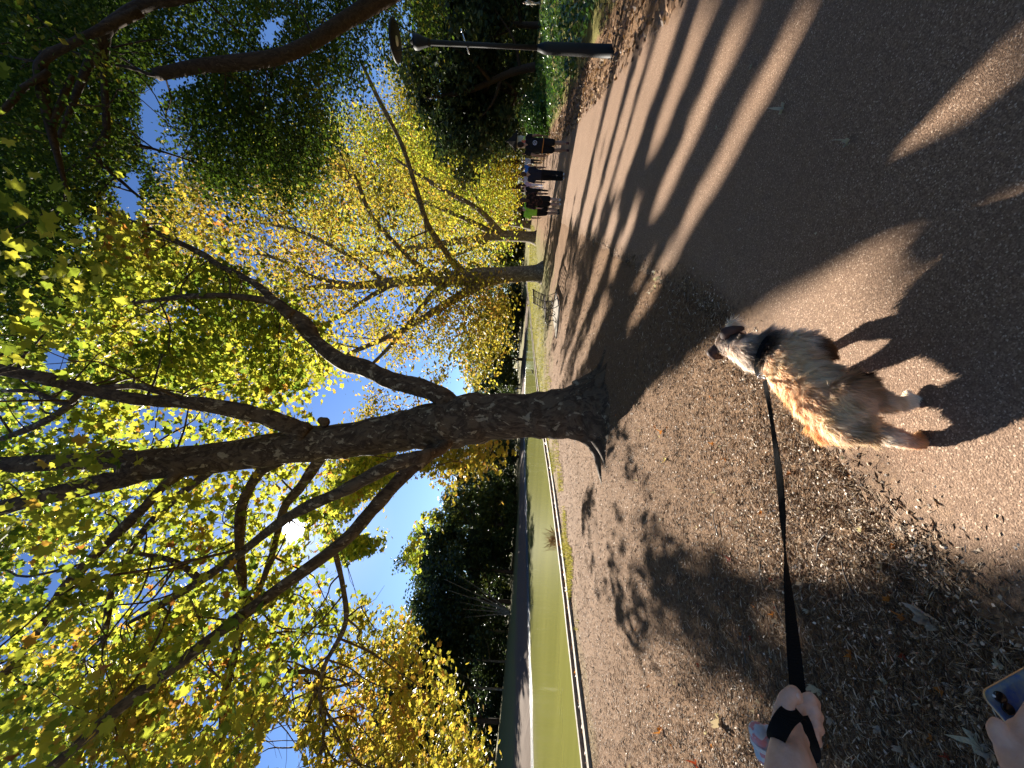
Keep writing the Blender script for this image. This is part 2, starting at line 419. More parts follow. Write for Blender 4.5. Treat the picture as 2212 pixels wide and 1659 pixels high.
# ------------------------------------------------------------------ leaves
A = np.radians([90, 66, 42, 12, -12, -52, -90, -128, 192, 168, 138, 114]); RR = np.array([1, .62, .9, .6, .7, .5, .22, .5, .7, .6, .9, .62])
RR = RR * np.array([1, .9, 1, .88, 1, .95, 1, .95, 1, .88, 1, .9])
STAR = np.stack([RR * np.cos(A) * .62, RR * np.sin(A) * .62, .10 * np.abs(np.cos(A)) * RR], -1)
RHOMB = np.array([(0, -.5, 0), (.3, -.05, .1), (.16, .28, .06), (0, .55, 0), (-.16, .28, .06), (-.3, -.05, .1)])
DIAM = np.array([(0, -.5, 0), (.38, .02, .1), (0, .52, 0), (-.38, .02, .1)])
def leaf_geo(C, size, tpl, up=.5):
    n = len(C)
    N = R.normal(size=(n, 3)); N /= np.linalg.norm(N, axis=1)[:, None]; N[:, 2] = np.abs(N[:, 2]) + up
    N /= np.linalg.norm(N, axis=1)[:, None]
    U = np.cross(N, R.normal(size=(n, 3))); U /= np.linalg.norm(U, axis=1)[:, None] + 1e-9; W = np.cross(N, U)
    s = (size * R.uniform(.65, 1.25, n))[:, None, None]
    V = C[:, None] + s * (tpl[None, :, :1] * U[:, None] + tpl[None, :, 1:2] * W[:, None] + tpl[None, :, 2:] * N[:, None])
    k = len(tpl); return V.reshape(-1, 3), np.arange(n * k).reshape(n, k)
def leaves(name, C, size, tpl, m, parent=None, up=.5):
    V, f = leaf_geo(C, size, tpl, up); return link(name, mesh(name, V, f), m, parent, world=True)

# patches of ground that the sun reaches, and sky seen between the crowns: no leaf may stand in those lines
LIT = [
 [(1560, 705), (1640, 655), (1790, 545), (1900, 490), (2110, 405), (2140, 430), (1980, 540), (2320, 620), (2500, 900), (2500, 1290), (2180, 1300), (2060, 1250), (1960, 1250), (1850, 1290), (1700, 1270), (1600, 1240), (1500, 1200), (1420, 1130), (1400, 1030), (1330, 900), (1385, 850), (1480, 770)],
 [(1800, 440), (1950, 290), (2330, -20), (2330, 270), (2110, 315), (1950, 390)],
 [(1195, 1000), (1240, 1000), (1250, 1300), (1420, 1500), (1580, 1480), (1700, 1460), (1650, 1560), (1560, 1680), (1290, 1680), (1210, 1200)],
 [(1245, 880), (1300, 1000), (1330, 1040), (1250, 1050), (1210, 980)],
 [(1560, 1270), (1700, 1280), (1740, 1420), (1660, 1440), (1640, 1300)],
]
# slanting light between the trunks: strips along the sun's azimuth
for t0, t1, y0, y1 in ((.180, .197, 60, 640), (.208, .221, 30, 480), (.212, .226, 560, 820), (.241, .259, -30, 520), (.262, .276, 600, 830), (.279, .291, 60, 500), (.309, .332, -30, 420), (.330, .350, 430, 700), (.371, .393, -30, 330), (.385, .405, 420, 600), (.40, .43, 640, 800), (.445, .476, -30, 470), (.50, .515, 520, 640), (.556, .598, -30, 700), (.335, .345, 700, 860)):
    w_ = (t1 - t0) * .16; t0 -= w_; t1 += w_
    f = lambda t, y: (1092 + t * (1171 - y), y)
    LIT.append([f(t0, y0), f(t1, y0 + 8), f(t1 + .004, (y0 + y1) / 2), f(t1, y1 - 8), f((t0 + t1) / 2, y1 + 15), f(t0, y1), f(t0 - .003, (y0 + y1) / 2)])
SHADE = [
 ([(1430, 640), (1560, 480), (1700, 290), (1830, -20), (2320, -20), (2320, 30), (1820, 400), (1640, 640), (1560, 690)], 70),
 ([(1850, 430), (2320, 250), (2400, 560), (2040, 530), (2130, 440), (2110, 400), (1900, 470)], 50),
 ([(1780, 1420), (2400, 1330), (2500, 1700), (1720, 1700)], 26),
 ([(1460, 1260), (1600, 1250), (1640, 1400), (1640, 1430), (1480, 1440)], 8),
 ([(1490, 560), (1550, 480), (1480, 420), (1400, 560)], 10),
]
GAPS = [
 [(830, 1075), (872, 1042), (915, 1030), (945, 1060), (935, 1095), (900, 1120), (885, 1180), (880, 1240), (893, 1300), (900, 1330), (868, 1320), (840, 1305), (790, 1288), (755, 1285), (735, 1250), (740, 1212), (790, 1200), (826, 1180), (840, 1120)],
 [(560, 1600), (590, 1560), (640, 1592), (655, 1680), (555, 1680)],
 [(75, 775), (110, 740), (152, 760), (150, 800), (100, 818)],
 [(955, 848), (962, 800), (990, 775), (1012, 832), (990, 862)],
 [(295, 195), (340, 165), (420, 150), (425, 180), (350, 200), (335, 330), (300, 320)],
 [(235, 395), (300, 350), (310, 470), (275, 480)], [(560, 40), (620, 30), (590, 110), (555, 90)],
 [(45, 1180), (75, 1240), (60, 1290), (20, 1260)], [(475, 1118), (500, 1150), (470, 1180), (450, 1140)], [(100, 1200), (140, 1230), (120, 1330), (85, 1310)],
 [(700, 870), (740, 885), (735, 900), (690, 890)], [(350, 985), (380, 1000), (370, 1025), (340, 1010)],
]
LITG = [on_ground(*np.array(p, float).T)[:, :2] for p in LIT]
a_ = on_ground(1820., 425.)[:2]; b_ = on_ground(2300., 130.)[:2]; e_ = (b_ - a_) / np.linalg.norm(b_ - a_); n_ = np.array([-e_[1], e_[0]])
n2_ = np.array([1, .4116]) / 1.0814
for k_ in range(len(LIT) - 15, len(LIT)): c_ = LITG[k_].mean(0); LITG[k_] = np.array([p_ + n2_ * (.045 if (p_ - c_) @ n2_ > 0 else -.045) for p_ in LITG[k_]])
LITG[1] = np.array([p_ + n_ * (.15 if (p_ - a_) @ n_ > 0 else -.15) for p_ in LITG[1]])
# the sun also reaches the dog's back and the edge of the forearm
LITG += [np.array([(.80, 1.2), (.5, 1.38), (-.1, 1.25), (-.3, .75), (.1, .5), (.65, .72)]), np.array([(.25, -1.0), (.62, -1.0), (.62, -2.0), (.2, -2.0)])]
def keep(C, prob=1., lit=True):
    s = C[:, 2] / SUN[2]; hx = C[:, 0] - s * SUN[0]; hy = C[:, 1] - s * SUN[1]
    ok = np.ones(len(C), bool)
    if lit:
        hx = hx + R.normal(0, .03, len(C)); hy = hy + R.normal(0, .05, len(C))
        for p in LITG: ok &= ~(inside(p, hx, hy) & (R.random(len(C)) < .9985))
    X, Y = photo_pos(C); X = X + R.normal(0, 7, len(C)); Y = Y + R.normal(0, 7, len(C))
    for p in GAPS: ok &= ~inside(p, np.nan_to_num(X), np.nan_to_num(Y))
    d = C - EYE; d = d / np.linalg.norm(d, axis=1)[:, None]; ok &= (d @ SUND) < math.cos(math.radians(1.35))
    ok &= np.linalg.norm(C - EYE, axis=1) > 3.2
    return C[ok]
def clusters(poly, n, d0, d1):
    p = in_poly(poly, n); return at(p[:, 0], p[:, 1], R.uniform(d0, d1, n))
def scatter(K, n, spread, flat=.7):
    s = spread * R.uniform(.6, 1.3, len(K))
    return (K[:, None] + R.normal(size=(len(K), n, 3)) * s[:, None, None] * np.array([1, 1, flat])).reshape(-1, 3)

def limb(mb, pts, seg=10, sub=6, knob=.12):
    """pts rows: photo X, Y, width in photo px, depth"""
    p = spline(pts, sub); P = at(p[:, 0], p[:, 1], p[:, 3]); r = np.maximum(p[:, 2], 1.2) / 2 / F * p[:, 3]
    s = np.arange(len(r)); ph = R.uniform(0, 9)
    r = r * (1 + knob * (vnoise(s * .55 + ph, s * 0 + ph) - .5) * 2)
    mb.tube(P, r, seg, lobes=lambda u, th: 1 + .07 * np.sin(2 * th + 9 * u[:, None] + ph) + .05 * np.sin(3 * th - 14 * u[:, None]))
    return P, r
def twigs(K, roots, rr, m, parent, r0=.016, frac=.5, name='twig_sprays'):
    mb = MB()
    used = np.zeros(len(roots))
    for c in K:
        if R.random() > frac: continue
        d = np.linalg.norm(roots - c, axis=1) + R.uniform(0, 1.6, len(roots)) + used * 2.; j = int(np.argmin(d)); a = roots[j]; used[max(0, j - 2):j + 3] += .6
        L = np.linalg.norm(c - a)
        if L < .2 or L > 4.5: continue
        mid = (a + c) / 2 + np.array([R.normal(0, .12), R.normal(0, .12), R.uniform(0, .16)]) * L
        P = spline([a, (a + mid) / 2 + R.normal(0, .03, 3) * L, mid, (mid + c) / 2 + R.normal(0, .03, 3) * L, c], 3)
        ra = min(rr[j] * .6, r0 * (.6 + .3 * L)); mb.tube(P, np.linspace(ra, .004, len(P)), 5, caps=False)
        for _ in range(2):
            q = P[int(R.integers(5, len(P)))]; e = q + R.normal(0, .35, 3) + (c - a) / L * .4
            mb.tube(np.array([q, (q + e) / 2 + R.normal(0, .05, 3), e]), [.007, .005, .003], 4, caps=False)
    if mb.n: mb.build(name, m, parent, True, world=True)

pm_ = in_poly([(1215, 520), (1235, 300), (1330, 110), (1440, -20), (1790, -20), (1640, 290), (1440, 600), (1300, 800), (1215, 800)], 380)
gm_ = on_ground(pm_[:, 0], pm_[:, 1]); KMID = gm_ + SUN * R.uniform(11, 25, 380)[:, None]; KMID = KMID[vnoise(gm_[:, 0] * 1.1 - gm_[:, 1] * .25, gm_[:, 1] * .45 + 7) > .30]
KM1 = KMID[KMID[:, 1] < 17.5]; KM2 = KMID[KMID[:, 1] >= 17.5]
# ------------------------------------------------------------------ the big plane tree
base = on_ground(1300., 885.)
tree = empty('plane_tree', (base[0], base[1], 0), 'big mottled plane tree with spreading limbs rooted beside the path and pond', 'tree', 'plane trees in a row along the pond')
tp = np.array([(1335, 890, 215, 6.45), (1300, 890, 168, 6.48), (1272, 890, 134, 6.5), (1240, 892, 112, 6.53), (1195, 895, 100, 6.6), (1140, 897, 95, 6.72), (1070, 899, 98, 6.9), (1010, 906, 112, 7.08), (960, 918, 108, 7.25), (900, 926, 92, 7.38), (830, 938, 84, 7.42), (740, 952, 78, 7.42), (650, 962, 76, 7.4), (550, 978, 70, 7.35), (430, 994, 62, 7.3), (330, 1002, 62, 7.25), (270, 1010, 58, 7.25)], float)
mb = MB(); p = spline(tp, 7); P = at(p[:, 0], p[:, 1], p[:, 3]); r = p[:, 2] / 2 / F * p[:, 3]
r = r * (1 + .05 * (vnoise(np.arange(len(r)) * .5, np.zeros(len(r))) - .5) * 2)
P[0, 2] = min(P[0, 2], -.15)
def root_lobes(u, th):
    k = np.clip(1 - u / .13, 0, 1)[:, None] ** 1.6
    return 1 + k * (.30 * np.clip(np.cos(5 * th + .6), 0, 1) + .16 * np.cos(3 * th)) + .04 * np.sin(2 * th + 9 * u[:, None]) + .025 * np.sin(5 * th + 20 * u[:, None])
mb.tube(P, r, 40, lobes=root_lobes)
b0 = np.array([base[0], base[1] + .05, 0])
for ang, L, rr0 in ((196, 1.05, .15), (218, 1.0, .11), (255, .5, .09), (292, .5, .10), (325, .85, .12), (352, .9, .13), (40, .6, .10), (110, .6, .10), (160, .6, .09)):
    a = math.radians(ang); d = np.array([math.cos(a), math.sin(a), 0]); sd = np.array([-d[1], d[0], 0]); w = R.normal(0, .10); n = 26; u = np.linspace(0, 1, n)
    Q = b0 + d * (.30 + (L + .12) * u)[:, None] + sd * (w * u ** 2 + .03 * np.sin(7 * u + ang))[:, None]; rt_ = rr0 * (1.25 - u) ** 1.2 * (1 + .15 * np.sin(9 * u + ang))
    Q[:, 2] = .10 * np.exp(-((np.hypot(Q[:, 0] + .35, Q[:, 1] - 6.55)) / 1.0) ** 2) + .42 * np.exp(-6 * u) - .35 * rt_ - .05 * u; mb.tube(Q, rt_, 12)
for X, Y, rad in ((1000, 868, .12), (1040, 862, .09), (990, 945, .11), (700, 912, .10), (745, 985, .07)):
    c = at(X, Y, 6.9 if X > 900 else 7.3); mb.capsule(c, rad, c + np.array([.03, -.03, .05]), rad * .7, 12)
trunk = mb.build('trunk', M['bark'], tree, True, world=True)
roots, rads = [P[60:]], [r[60:]]
LIMBS = [
 [(985, 885, 60, 7.1), (954, 856, 44, 7.1), (910, 838, 40, 7.2), (870, 829, 40, 7.3), (837, 820, 37, 7.4), (787, 795, 36, 7.6), (737, 780, 34, 7.8), (683, 738, 31, 8.0), (655, 700, 38, 8.1), (607, 664, 24, 8.2), (550, 613, 15, 8.5), (467, 570, 14, 8.9), (433, 547, 13, 9.1), (333, 500, 12, 9.6), (233, 460, 9, 10.1), (150, 440, 5, 10.6)],
 [(630, 682, 22, 8.0), (600, 657, 20, 8.0), (567, 648, 16, 8.0), (510, 640, 14, 8.0), (467, 638, 13, 8.0), (400, 640, 13, 8.1), (350, 645, 9, 8.3), (280, 655, 6, 8.5)],
 [(985, 925, 50, 7.25), (960, 952, 36, 7.1), (935, 972, 30, 7.0), (910, 996, 28, 6.9), (870, 1030, 27, 6.75), (803, 1103, 27, 6.55), (737, 1173, 27, 6.4), (600, 1273, 26, 6.15), (500, 1346, 25, 6.0), (400, 1423, 25, 5.9), (267, 1523, 23, 5.75), (133, 1639, 21, 5.6), (40, 1720, 18, 5.5)],
 [(985, 934, 24, 7.0), (950, 972, 24, 6.75), (918, 985, 26, 6.45), (870, 997, 32, 6.4), (820, 1018, 31, 6.35), (737, 1062, 29, 6.5), (660, 1096, 25, 6.7), (600, 1132, 20, 7.0), (520, 1194, 18, 7.4), (450, 1243, 16, 7.8), (400, 1275, 14, 8), (345, 1310, 11, 8.3), (270, 1350, 8, 8.6)],
 [(720, 965, 30, 7.55), (690, 992, 24, 7.95), (650, 1050, 20, 8.25), (612, 1100, 17, 8.55), (590, 1185, 14, 8.95), (555, 1285, 11, 9.45), (530, 1340, 8, 9.95)],
 [(620, 985, 30, 7.4), (563, 1018, 21, 7.6), (525, 1080, 19, 7.8), (515, 1150, 18, 7.9), (522, 1256, 17, 8.1), (522, 1320, 18, 8.2), (510, 1400, 16, 8.3), (493, 1456, 16, 8.4), (480, 1540, 14, 8.5), (477, 1659, 12, 8.6), (470, 1750, 9, 8.7)],
 [(470, 1000, 26, 7.35), (440, 1028, 17, 7.65), (390, 1066, 15, 7.95), (340, 1112, 15, 8.25), (287, 1176, 13, 8.45), (240, 1266, 12, 8.65), (227, 1339, 14, 8.65), (220, 1383, 12, 8.75), (200, 1450, 7, 9.05)],
 [(400, 1010, 30, 7.2), (350, 1050, 21, 7.1), (300, 1106, 20, 7.0), (213, 1189, 19, 6.9), (133, 1273, 19, 6.8), (100, 1333, 18, 6.8), (33, 1423, 16, 6.7), (-40, 1500, 14, 6.6)],
 [(660, 940, 46, 7.25), (620, 918, 38, 7.15), (550, 896, 34, 7.05), (433, 874, 31, 6.95), (360, 868, 28, 6.95), (283, 861, 28, 6.85), (187, 842, 27, 6.85), (100, 820, 26, 6.75), (0, 800, 24, 6.65), (-60, 790, 22, 6.65)],
 [(410, 876, 20, 7.0), (385, 862, 18, 7.1), (333, 843, 15, 7.2), (283, 834, 13, 7.3), (213, 838, 10, 7.5), (150, 846, 6, 7.8)],
 [(330, 1000, 46, 7.25), (250, 993, 40, 7.25), (150, 998, 38, 7.25), (0, 1006, 36, 7.25), (-120, 1010, 32, 7.25)],
 [(320, 1010, 48, 7.2), (265, 1034, 40, 7.1), (200, 1048, 37, 7.0), (133, 1063, 36, 6.9), (0, 1099, 34, 6.8), (-100, 1130, 30, 6.7)],
 [(170, 846, 12, 6.9), (140, 872, 11, 7.0), (100, 860, 10, 7.1), (60, 845, 9, 7.2), (0, 845, 8, 7.3)],
 [(155, 868, 14, 7.2), (110, 900, 14, 7.4), (60, 925, 13, 7.6), (0, 948, 12, 7.8)],
 [(430, 1254, 14, 7.9), (400, 1230, 13, 7.9), (360, 1210, 12, 7.9), (320, 1202, 9, 8), (280, 1195, 6, 8.1)],
 [(720, 1182, 12, 6.8), (740, 1270, 11, 7.4), (745, 1350, 10, 7.8), (700, 1440, 9, 8.6), (690, 1500, 9, 9.0), (700, 1560, 9, 9.6), (690, 1640, 8, 10.1)],
 [(583, 1405, 6, 8.4), (620, 1450, 9, 8.8), (690, 1462, 9, 9.2), (650, 1560, 7, 9.9)],
]
for L in LIMBS:
    mb = MB(); P, r = limb(mb, np.array(L, float), 12); mb.build('limb', M['bark'], tree, True, world=True)
    roots.append(P[4:]); rads.append(r[4:])
roots = np.concatenate(roots); rads = np.concatenate(rads)
K = [clusters([(0, 760), (-60, 800), (-60, 1720), (560, 1720), (640, 1540), (760, 1300), (700, 1200), (740, 1000), (560, 870), (300, 830)], 330, 7.6, 13.5),
     clusters([(0, 760), (130, 830), (560, 860), (740, 800), (640, 660), (400, 560), (250, 470), (150, 600), (120, 700)], 210, 8.2, 14),
     R.uniform((-7, -4, 7.2), (5, 5.2, 11.5), (110, 3)), R.uniform((-10, -9, 4.5), (5, -3, 10.5), (150, 3)),  # unseen leaves added overhead and behind the camera to block blue sky fill
     clusters([(0, 840), (-60, 860), (-60, 1720), (500, 1720), (640, 1400), (640, 1120), (560, 1060), (300, 900)], 22, 5.4, 7.4)]
KG = [clusters([(760, 1310), (830, 1335), (890, 1335), (920, 1420), (880, 1450), (960, 1440), (985, 1520), (950, 1550), (1040, 1610), (1100, 1650), (1110, 1720), (600, 1720), (640, 1560), (700, 1420)], 120, 9, 13),
      clusters([(900, 990), (960, 962), (1060, 965), (1090, 985), (1075, 1008), (1010, 1030), (950, 1055)], 30, 10, 13),
      clusters([(820, 1080), (890, 1105), (935, 1150), (915, 1200), (850, 1235), (780, 1200)], 9, 8.5, 14),
      clusters([(560, 1720), (640, 1540), (500, 1450), (200, 1500), (150, 1720)], 40, 7, 9.5)]
# boughs out towards the sun that shade the path
KS2 = []
for poly, n in SHADE:
    pg = in_poly(poly, n); gpt = on_ground(pg[:, 0], pg[:, 1]); s = R.uniform(9.5, 20, n)[:, None]; KS2.append(gpt + SUN * s)
KS2 = np.concatenate(KS2)
pg = in_poly([(1240, 1040), (1330, 1050), (1440, 1150), (1500, 1330), (1430, 1450), (1280, 1260)], 60); KL = on_ground(pg[:, 0], pg[:, 1]); KL = KL + SUN * R.uniform(7.5, 12, 60)[:, None]
K = np.concatenate(K); KG = np.concatenate(KG)
leafC = np.concatenate([scatter(K, 54, .36), scatter(KS2, 75, .38), scatter(KL, 16, .17), scatter(KM1, 60, .42)])
big = keep(leafC); V1, f1 = leaf_geo(big, .19, STAR)
crown = link('crown', mesh('crown', V1, f1), M['plane_leaf'], tree, True)
gold = keep(scatter(KG, 62, .33)); leaves('crown', gold, .175, STAR, M['gold_leaf'], tree)
twigs(keep(np.concatenate([K, KG])), roots, rads, M['bark'], tree)

# ------------------------------------------------------------------ the row of plane trees beyond
def traced_tree(trunk_pts, limbs, polys, label, leafm, lsize, n_leaf, spread, bark=M['bark_pale'], lit=True, tpl=RHOMB, tw=True, group='plane trees in a row along the pond', name='plane_tree', cat='tree', extra=None):
    tpts = np.array(trunk_pts, float); d = tpts[0, 3]; b = at(tpts[0, 0], tpts[0, 1], d)
    gz = float(height(b[0], b[1])); root = empty(name, (b[0], b[1], gz), label, cat, group)
    mb = MB(); p = spline(tpts, 6); P = at(p[:, 0], p[:, 1], p[:, 3]); r = p[:, 2] / 2 / F * p[:, 3]
    P = np.concatenate([[[P[0, 0], P[0, 1], gz - .3]], P]); r = np.concatenate([[r[0] * 1.25], r])
    mb.tube(P, r, 20, lobes=lambda u, th: 1 + np.clip(1 - u / .1, 0, 1)[:, None] ** 1.5 * .3 * np.clip(np.cos(4 * th + 1), 0, 1) + .05 * np.sin(2 * th + 11 * u[:, None]))
    ro = [P[len(P) // 3:]]; ra = [r[len(r) // 3:]]
    mb.build('trunk', bark, root, True, world=True)
    for L in limbs:
        mb = MB(); P, r = limb(mb, np.array(L, float), 8); mb.build('limb', bark, root, True, world=True); ro.append(P[3:]); ra.append(r[3:])
    ro = np.concatenate(ro); ra = np.concatenate(ra)
    Ks = np.concatenate([clusters(pl, n, d0, d1) for pl, n, d0, d1 in polys] + ([extra] if extra is not None else []))
    C = keep(scatter(Ks, n_leaf, spread), lit=lit)
    leaves('crown', C, lsize, tpl, leafm, root)
    if tw: twigs(keep(Ks, lit=lit), ro, ra, bark, root, .012 if name == 'oak_tree' else .03, .12 if name == 'oak_tree' else .4)
    return root
d = 24
traced_tree([(1172, 590, 44, d), (1150, 591, 34, d), (1100, 594, 33, d), (1037, 600, 42, d), (985, 601, 36, d), (900, 606, 26, d), (837, 611, 22, d), (770, 617, 16, d), (700, 619, 12, d), (640, 625, 8, d)],
  [[(1050, 606, 26, d), (1010, 628, 20, d), (970, 653, 18, d), (904, 693, 14, d), (870, 713, 13, d), (820, 736, 11, d), (737, 770, 7, d)],
   [(960, 612, 20, d), (920, 650, 12, d), (877, 706, 10, d), (840, 750, 9, d), (800, 790, 6, d)],
   [(1000, 590, 20, d), (970, 553, 13, d - 2), (923, 483, 12, d - 4), (897, 400, 11, d - 5), (867, 310, 10, d - 6), (817, 213, 9, d - 7), (777, 127, 7, d - 8)],
   [(930, 592, 16, d), (880, 553, 11, d - 1), (803, 467, 10, d - 2), (767, 383, 9, d - 3), (745, 388, 6, d - 3)],
   [(830, 608, 14, d), (754, 553, 10, d), (650, 500, 8, d), (560, 480, 6, d)],
   [(760, 615, 13, d), (683, 600, 8, d), (600, 560, 7, d), (520, 540, 5, d)],
   [(860, 607, 12, d), (800, 640, 9, d), (720, 690, 7, d), (640, 720, 5, d)]],
  [([(180, 640), (250, 500), (400, 380), (560, 330), (700, 330), (830, 350), (960, 430), (1060, 560), (1090, 650), (1080, 720), (1030, 850), (960, 850), (830, 800), (700, 790), (560, 850), (400, 840), (200, 780)], 400, 22.5, 32),
   ([(180, 640), (250, 500), (400, 380), (560, 330), (700, 330), (830, 350), (960, 430), (1060, 560), (1030, 850), (830, 800), (560, 850), (200, 780)], 110, 16.5, 22),
   ([(960, 640), (1085, 640), (1088, 720), (1045, 850), (980, 850), (900, 760)], 90, 20, 27)],
  'plane tree with forked pale trunk standing behind the iron bench', M['gold_leaf'], .25, 84, .8, extra=KM2)
d = 36
traced_tree([(1156, 514, 26, d), (1130, 511, 21, d), (1070, 510, 22, d), (1000, 520, 17, d), (904, 533, 12, d), (800, 548, 8, d), (720, 556, 5, d)],
  [[(1085, 506, 16, d), (1030, 450, 11, d - 2), (970, 417, 10, d - 3), (904, 377, 8, d - 4), (850, 340, 6, d - 5)],
   [(1075, 508, 14, d), (970, 457, 9, d), (853, 413, 8, d), (827, 393, 6, d)],
   [(1060, 514, 12, d), (1000, 545, 8, d), (930, 565, 6, d)]],
  [([(520, 300), (700, 240), (930, 280), (1090, 400), (1105, 520), (1000, 570), (800, 570), (600, 450)], 330, 34.5, 45)],
  'pale trunked plane tree just left of the walkers, second beyond the bench', M['plane_leaf'], .31, 85, 1.25, lit=False)
d = 52
traced_tree([(1147, 487, 19, d), (1120, 483, 15, d), (1085, 478, 13, d), (1037, 455, 10, d), (980, 430, 7, d)],
  [[(1095, 480, 11, d), (1037, 490, 8, d), (980, 480, 6, d)], [(1090, 476, 9, d), (1040, 430, 7, d), (990, 400, 5, d)]],
  [([(700, 260), (900, 220), (1070, 300), (1115, 420), (1100, 520), (900, 500), (750, 370)], 260, 50.5, 64)],
  'plane tree with leaning stems seen right behind the man in lime green', M['far_leaf'], .36, 95, 1.7, lit=False, tpl=DIAM)
for (X, Y, d, w, lab, poly) in (
    (1135, 404, 62, 12, 'slim dark trunked tree over the middle of the path', [(800, 300), (1000, 330), (1115, 380), (1115, 450), (950, 470)]),
    (1133, 378, 70, 11, 'dark trunked tree forking above the white capped walker', [(860, 300), (1000, 270), (1118, 340), (1116, 400), (950, 420)]),
    (1133, 350, 66, 11, 'dark trunked tree rising above the blue shirted walker', [(830, 200), (960, 220), (1120, 290), (1118, 360), (930, 350)]),
    (1138, 280, 58, 12, 'yellowing tree at the right edge of the far path behind the roofed kiosk', [(830, 150), (950, 130), (1120, 215), (1118, 300), (930, 290)]),
    (1130, 440, 84, 9, 'distant plane tree between the leaning stems and the green shirt', [(850, 330), (1000, 380), (1118, 410), (1112, 500), (950, 500)])):
    traced_tree([(X + 8, Y, w, d), (X - 30, Y, w * .8, d), (X - 70, Y + 3, w * .6, d), (X - 120, Y - 4, w * .4, d)],
      [[(X - 40, Y, w * .6, d), (X - 90, Y - 25, w * .45, d), (X - 130, Y - 40, w * .3, d)], [(X - 45, Y, w * .6, d), (X - 90, Y + 26, w * .45, d), (X - 140, Y + 40, w * .3, d)]],
      [(poly, 130, d - 2, d + 11)], lab, M['far_leaf'], .42, 100, 1.8, lit=False, tpl=DIAM, bark=M['bark_dark'], tw=False, group='trees along the far path')

# ------------------------------------------------------------------ evergreen oak overhanging from the right
O1 = [(-60, -40), (-60, 770), (60, 755), (110, 690), (150, 600), (140, 480), (230, 420), (330, 420), (300, 330), (370, 240), (430, 420), (560, 425), (690, 390), (720, 250), (800, 130), (930, 105), (950, -40)]
d = 8.5
traced_tree([(1255, -150, 66, 9.2), (1180, -150, 52, 9.2), (1050, -130, 47, 9.1), (930, -80, 42, 9), (860, -30, 39, 8.9), (800, 10, 35, 8.8), (737, 48, 32, 8.6), (667, 92, 29, 8.4), (600, 120, 28, 8.2), (510, 133, 29, 8.1), (430, 140, 25, 8), (335, 158, 23, 8)],
  [[(345, 158, 10, 8), (320, 158, 8, 8), (290, 146, 7, 8), (250, 138, 6, 8), (190, 135, 4, 8)],
   [(960, -100, 34, 9), (700, -90, 29, 8), (420, -20, 25, 7.6), (300, 10, 24, 7.6), (225, 60, 25, 7.7), (200, 110, 22, 7.8), (180, 150, 15, 7.9), (120, 300, 8, 8)],
   [(225, 60, 18, 7.7), (220, 150, 13, 8), (225, 280, 13, 8.4), (200, 330, 11, 8.6), (270, 400, 7, 9), (305, 430, 4, 9)],
   [(300, 20, 22, 7.2), (150, 90, 18, 7), (85, 130, 20, 7), (85, 190, 20, 7.1), (100, 260, 18, 7.2), (125, 360, 12, 7.4), (145, 430, 6, 7.6)],
   [(105, 270, 13, 7.2), (130, 210, 13, 7.3), (150, 160, 10, 7.4)],
   [(100, 150, 13, 7), (40, 190, 13, 6.9), (0, 235, 12, 6.8), (-60, 270, 10, 6.8)],
   [(290, 310, 7, 9), (330, 320, 5, 9.4), (420, 350, 4, 9.6), (480, 380, 3, 9.8)]],
  [([(-60, -40), (-60, 700), (100, 650), (200, 300), (230, -40)], 26, 6.8, 8.2), (O1, 800, 9.2, 13.5), ([(-60, -40), (-60, 700), (60, 700), (140, 430), (230, 350), (330, -40)], 330, 8.2, 12), ([(430, 140), (700, 110), (700, 390), (440, 415)], 90, 8.6, 12)],
  'evergreen oak with dark small leaves and bare curved limb above the lamp', M['oak_leaf'], .095, 115, .34, bark=M['bark_dark'], lit=False, tpl=DIAM, group='evergreen trees right of the path', name='oak_tree', extra=np.concatenate([R.uniform((2.5, -5, 6.5), (11, 5, 11), (110, 3)), R.uniform((2.5, -10, 3.5), (13, -2.5, 10), (150, 3))]))  # extra: out-of-view oak leaves added above and behind the camera to cut skylight

# ------------------------------------------------------------------ generic far trees
def far_tree(x, y, h, rad, m, label, group, n=120, leafn=85, ls=.42, tr=.25, bark=M['bark_dark'], name='evergreen_tree', low=.04, lean=0.):
    z = float(height(x, y)); root = empty(name, (x, y, z), label, 'tree', group); mb = MB()
    P = spline([(x, y, z - .3), (x + lean * .3, y, z + h * .2), (x + lean, y, z + h * .5), (x + lean * 1.3, y, z + h * .8)], 4); mb.tube(P, np.linspace(tr, tr * .3, len(P)), 9)
    for k in range(7):
        a = R.uniform(0, 2 * PI); q = P[int(R.integers(3, 9))]; e = q + np.array([math.cos(a) * rad * .7, math.sin(a) * rad * .7, h * R.uniform(.08, .3)])
        mb.tube(spline([q, (q + e) / 2 + [0, 0, -.1 * rad], e], 3), np.linspace(tr * .5, tr * .12, 7), 6, caps=False)
    mb.build('trunk', bark, root, True, world=True)
    nb = 9; B = np.stack([R.normal(0, rad * .42, nb) + x + lean, R.normal(0, rad * .42, nb) + y, z + h * R.uniform(low + .14, .84, nb)], -1); br = rad * R.uniform(.42, .65, nb)
    j = R.integers(0, nb, n); u = R.normal(size=(n, 3)); u /= np.linalg.norm(u, axis=1)[:, None]
    Kc = B[j] + u * br[j][:, None] * R.uniform(.55, 1.05, n)[:, None]; Kc[:, 2] = np.clip(Kc[:, 2], z + h * low, z + h)
    leaves('crown', scatter(Kc, leafn, rad * .12), ls, DIAM, m, root); return root
GL = 'evergreen trees on the far bank'
def atg(X, Y, d): p = at(float(X), float(Y), float(d)); return float(p[0]), float(p[1])
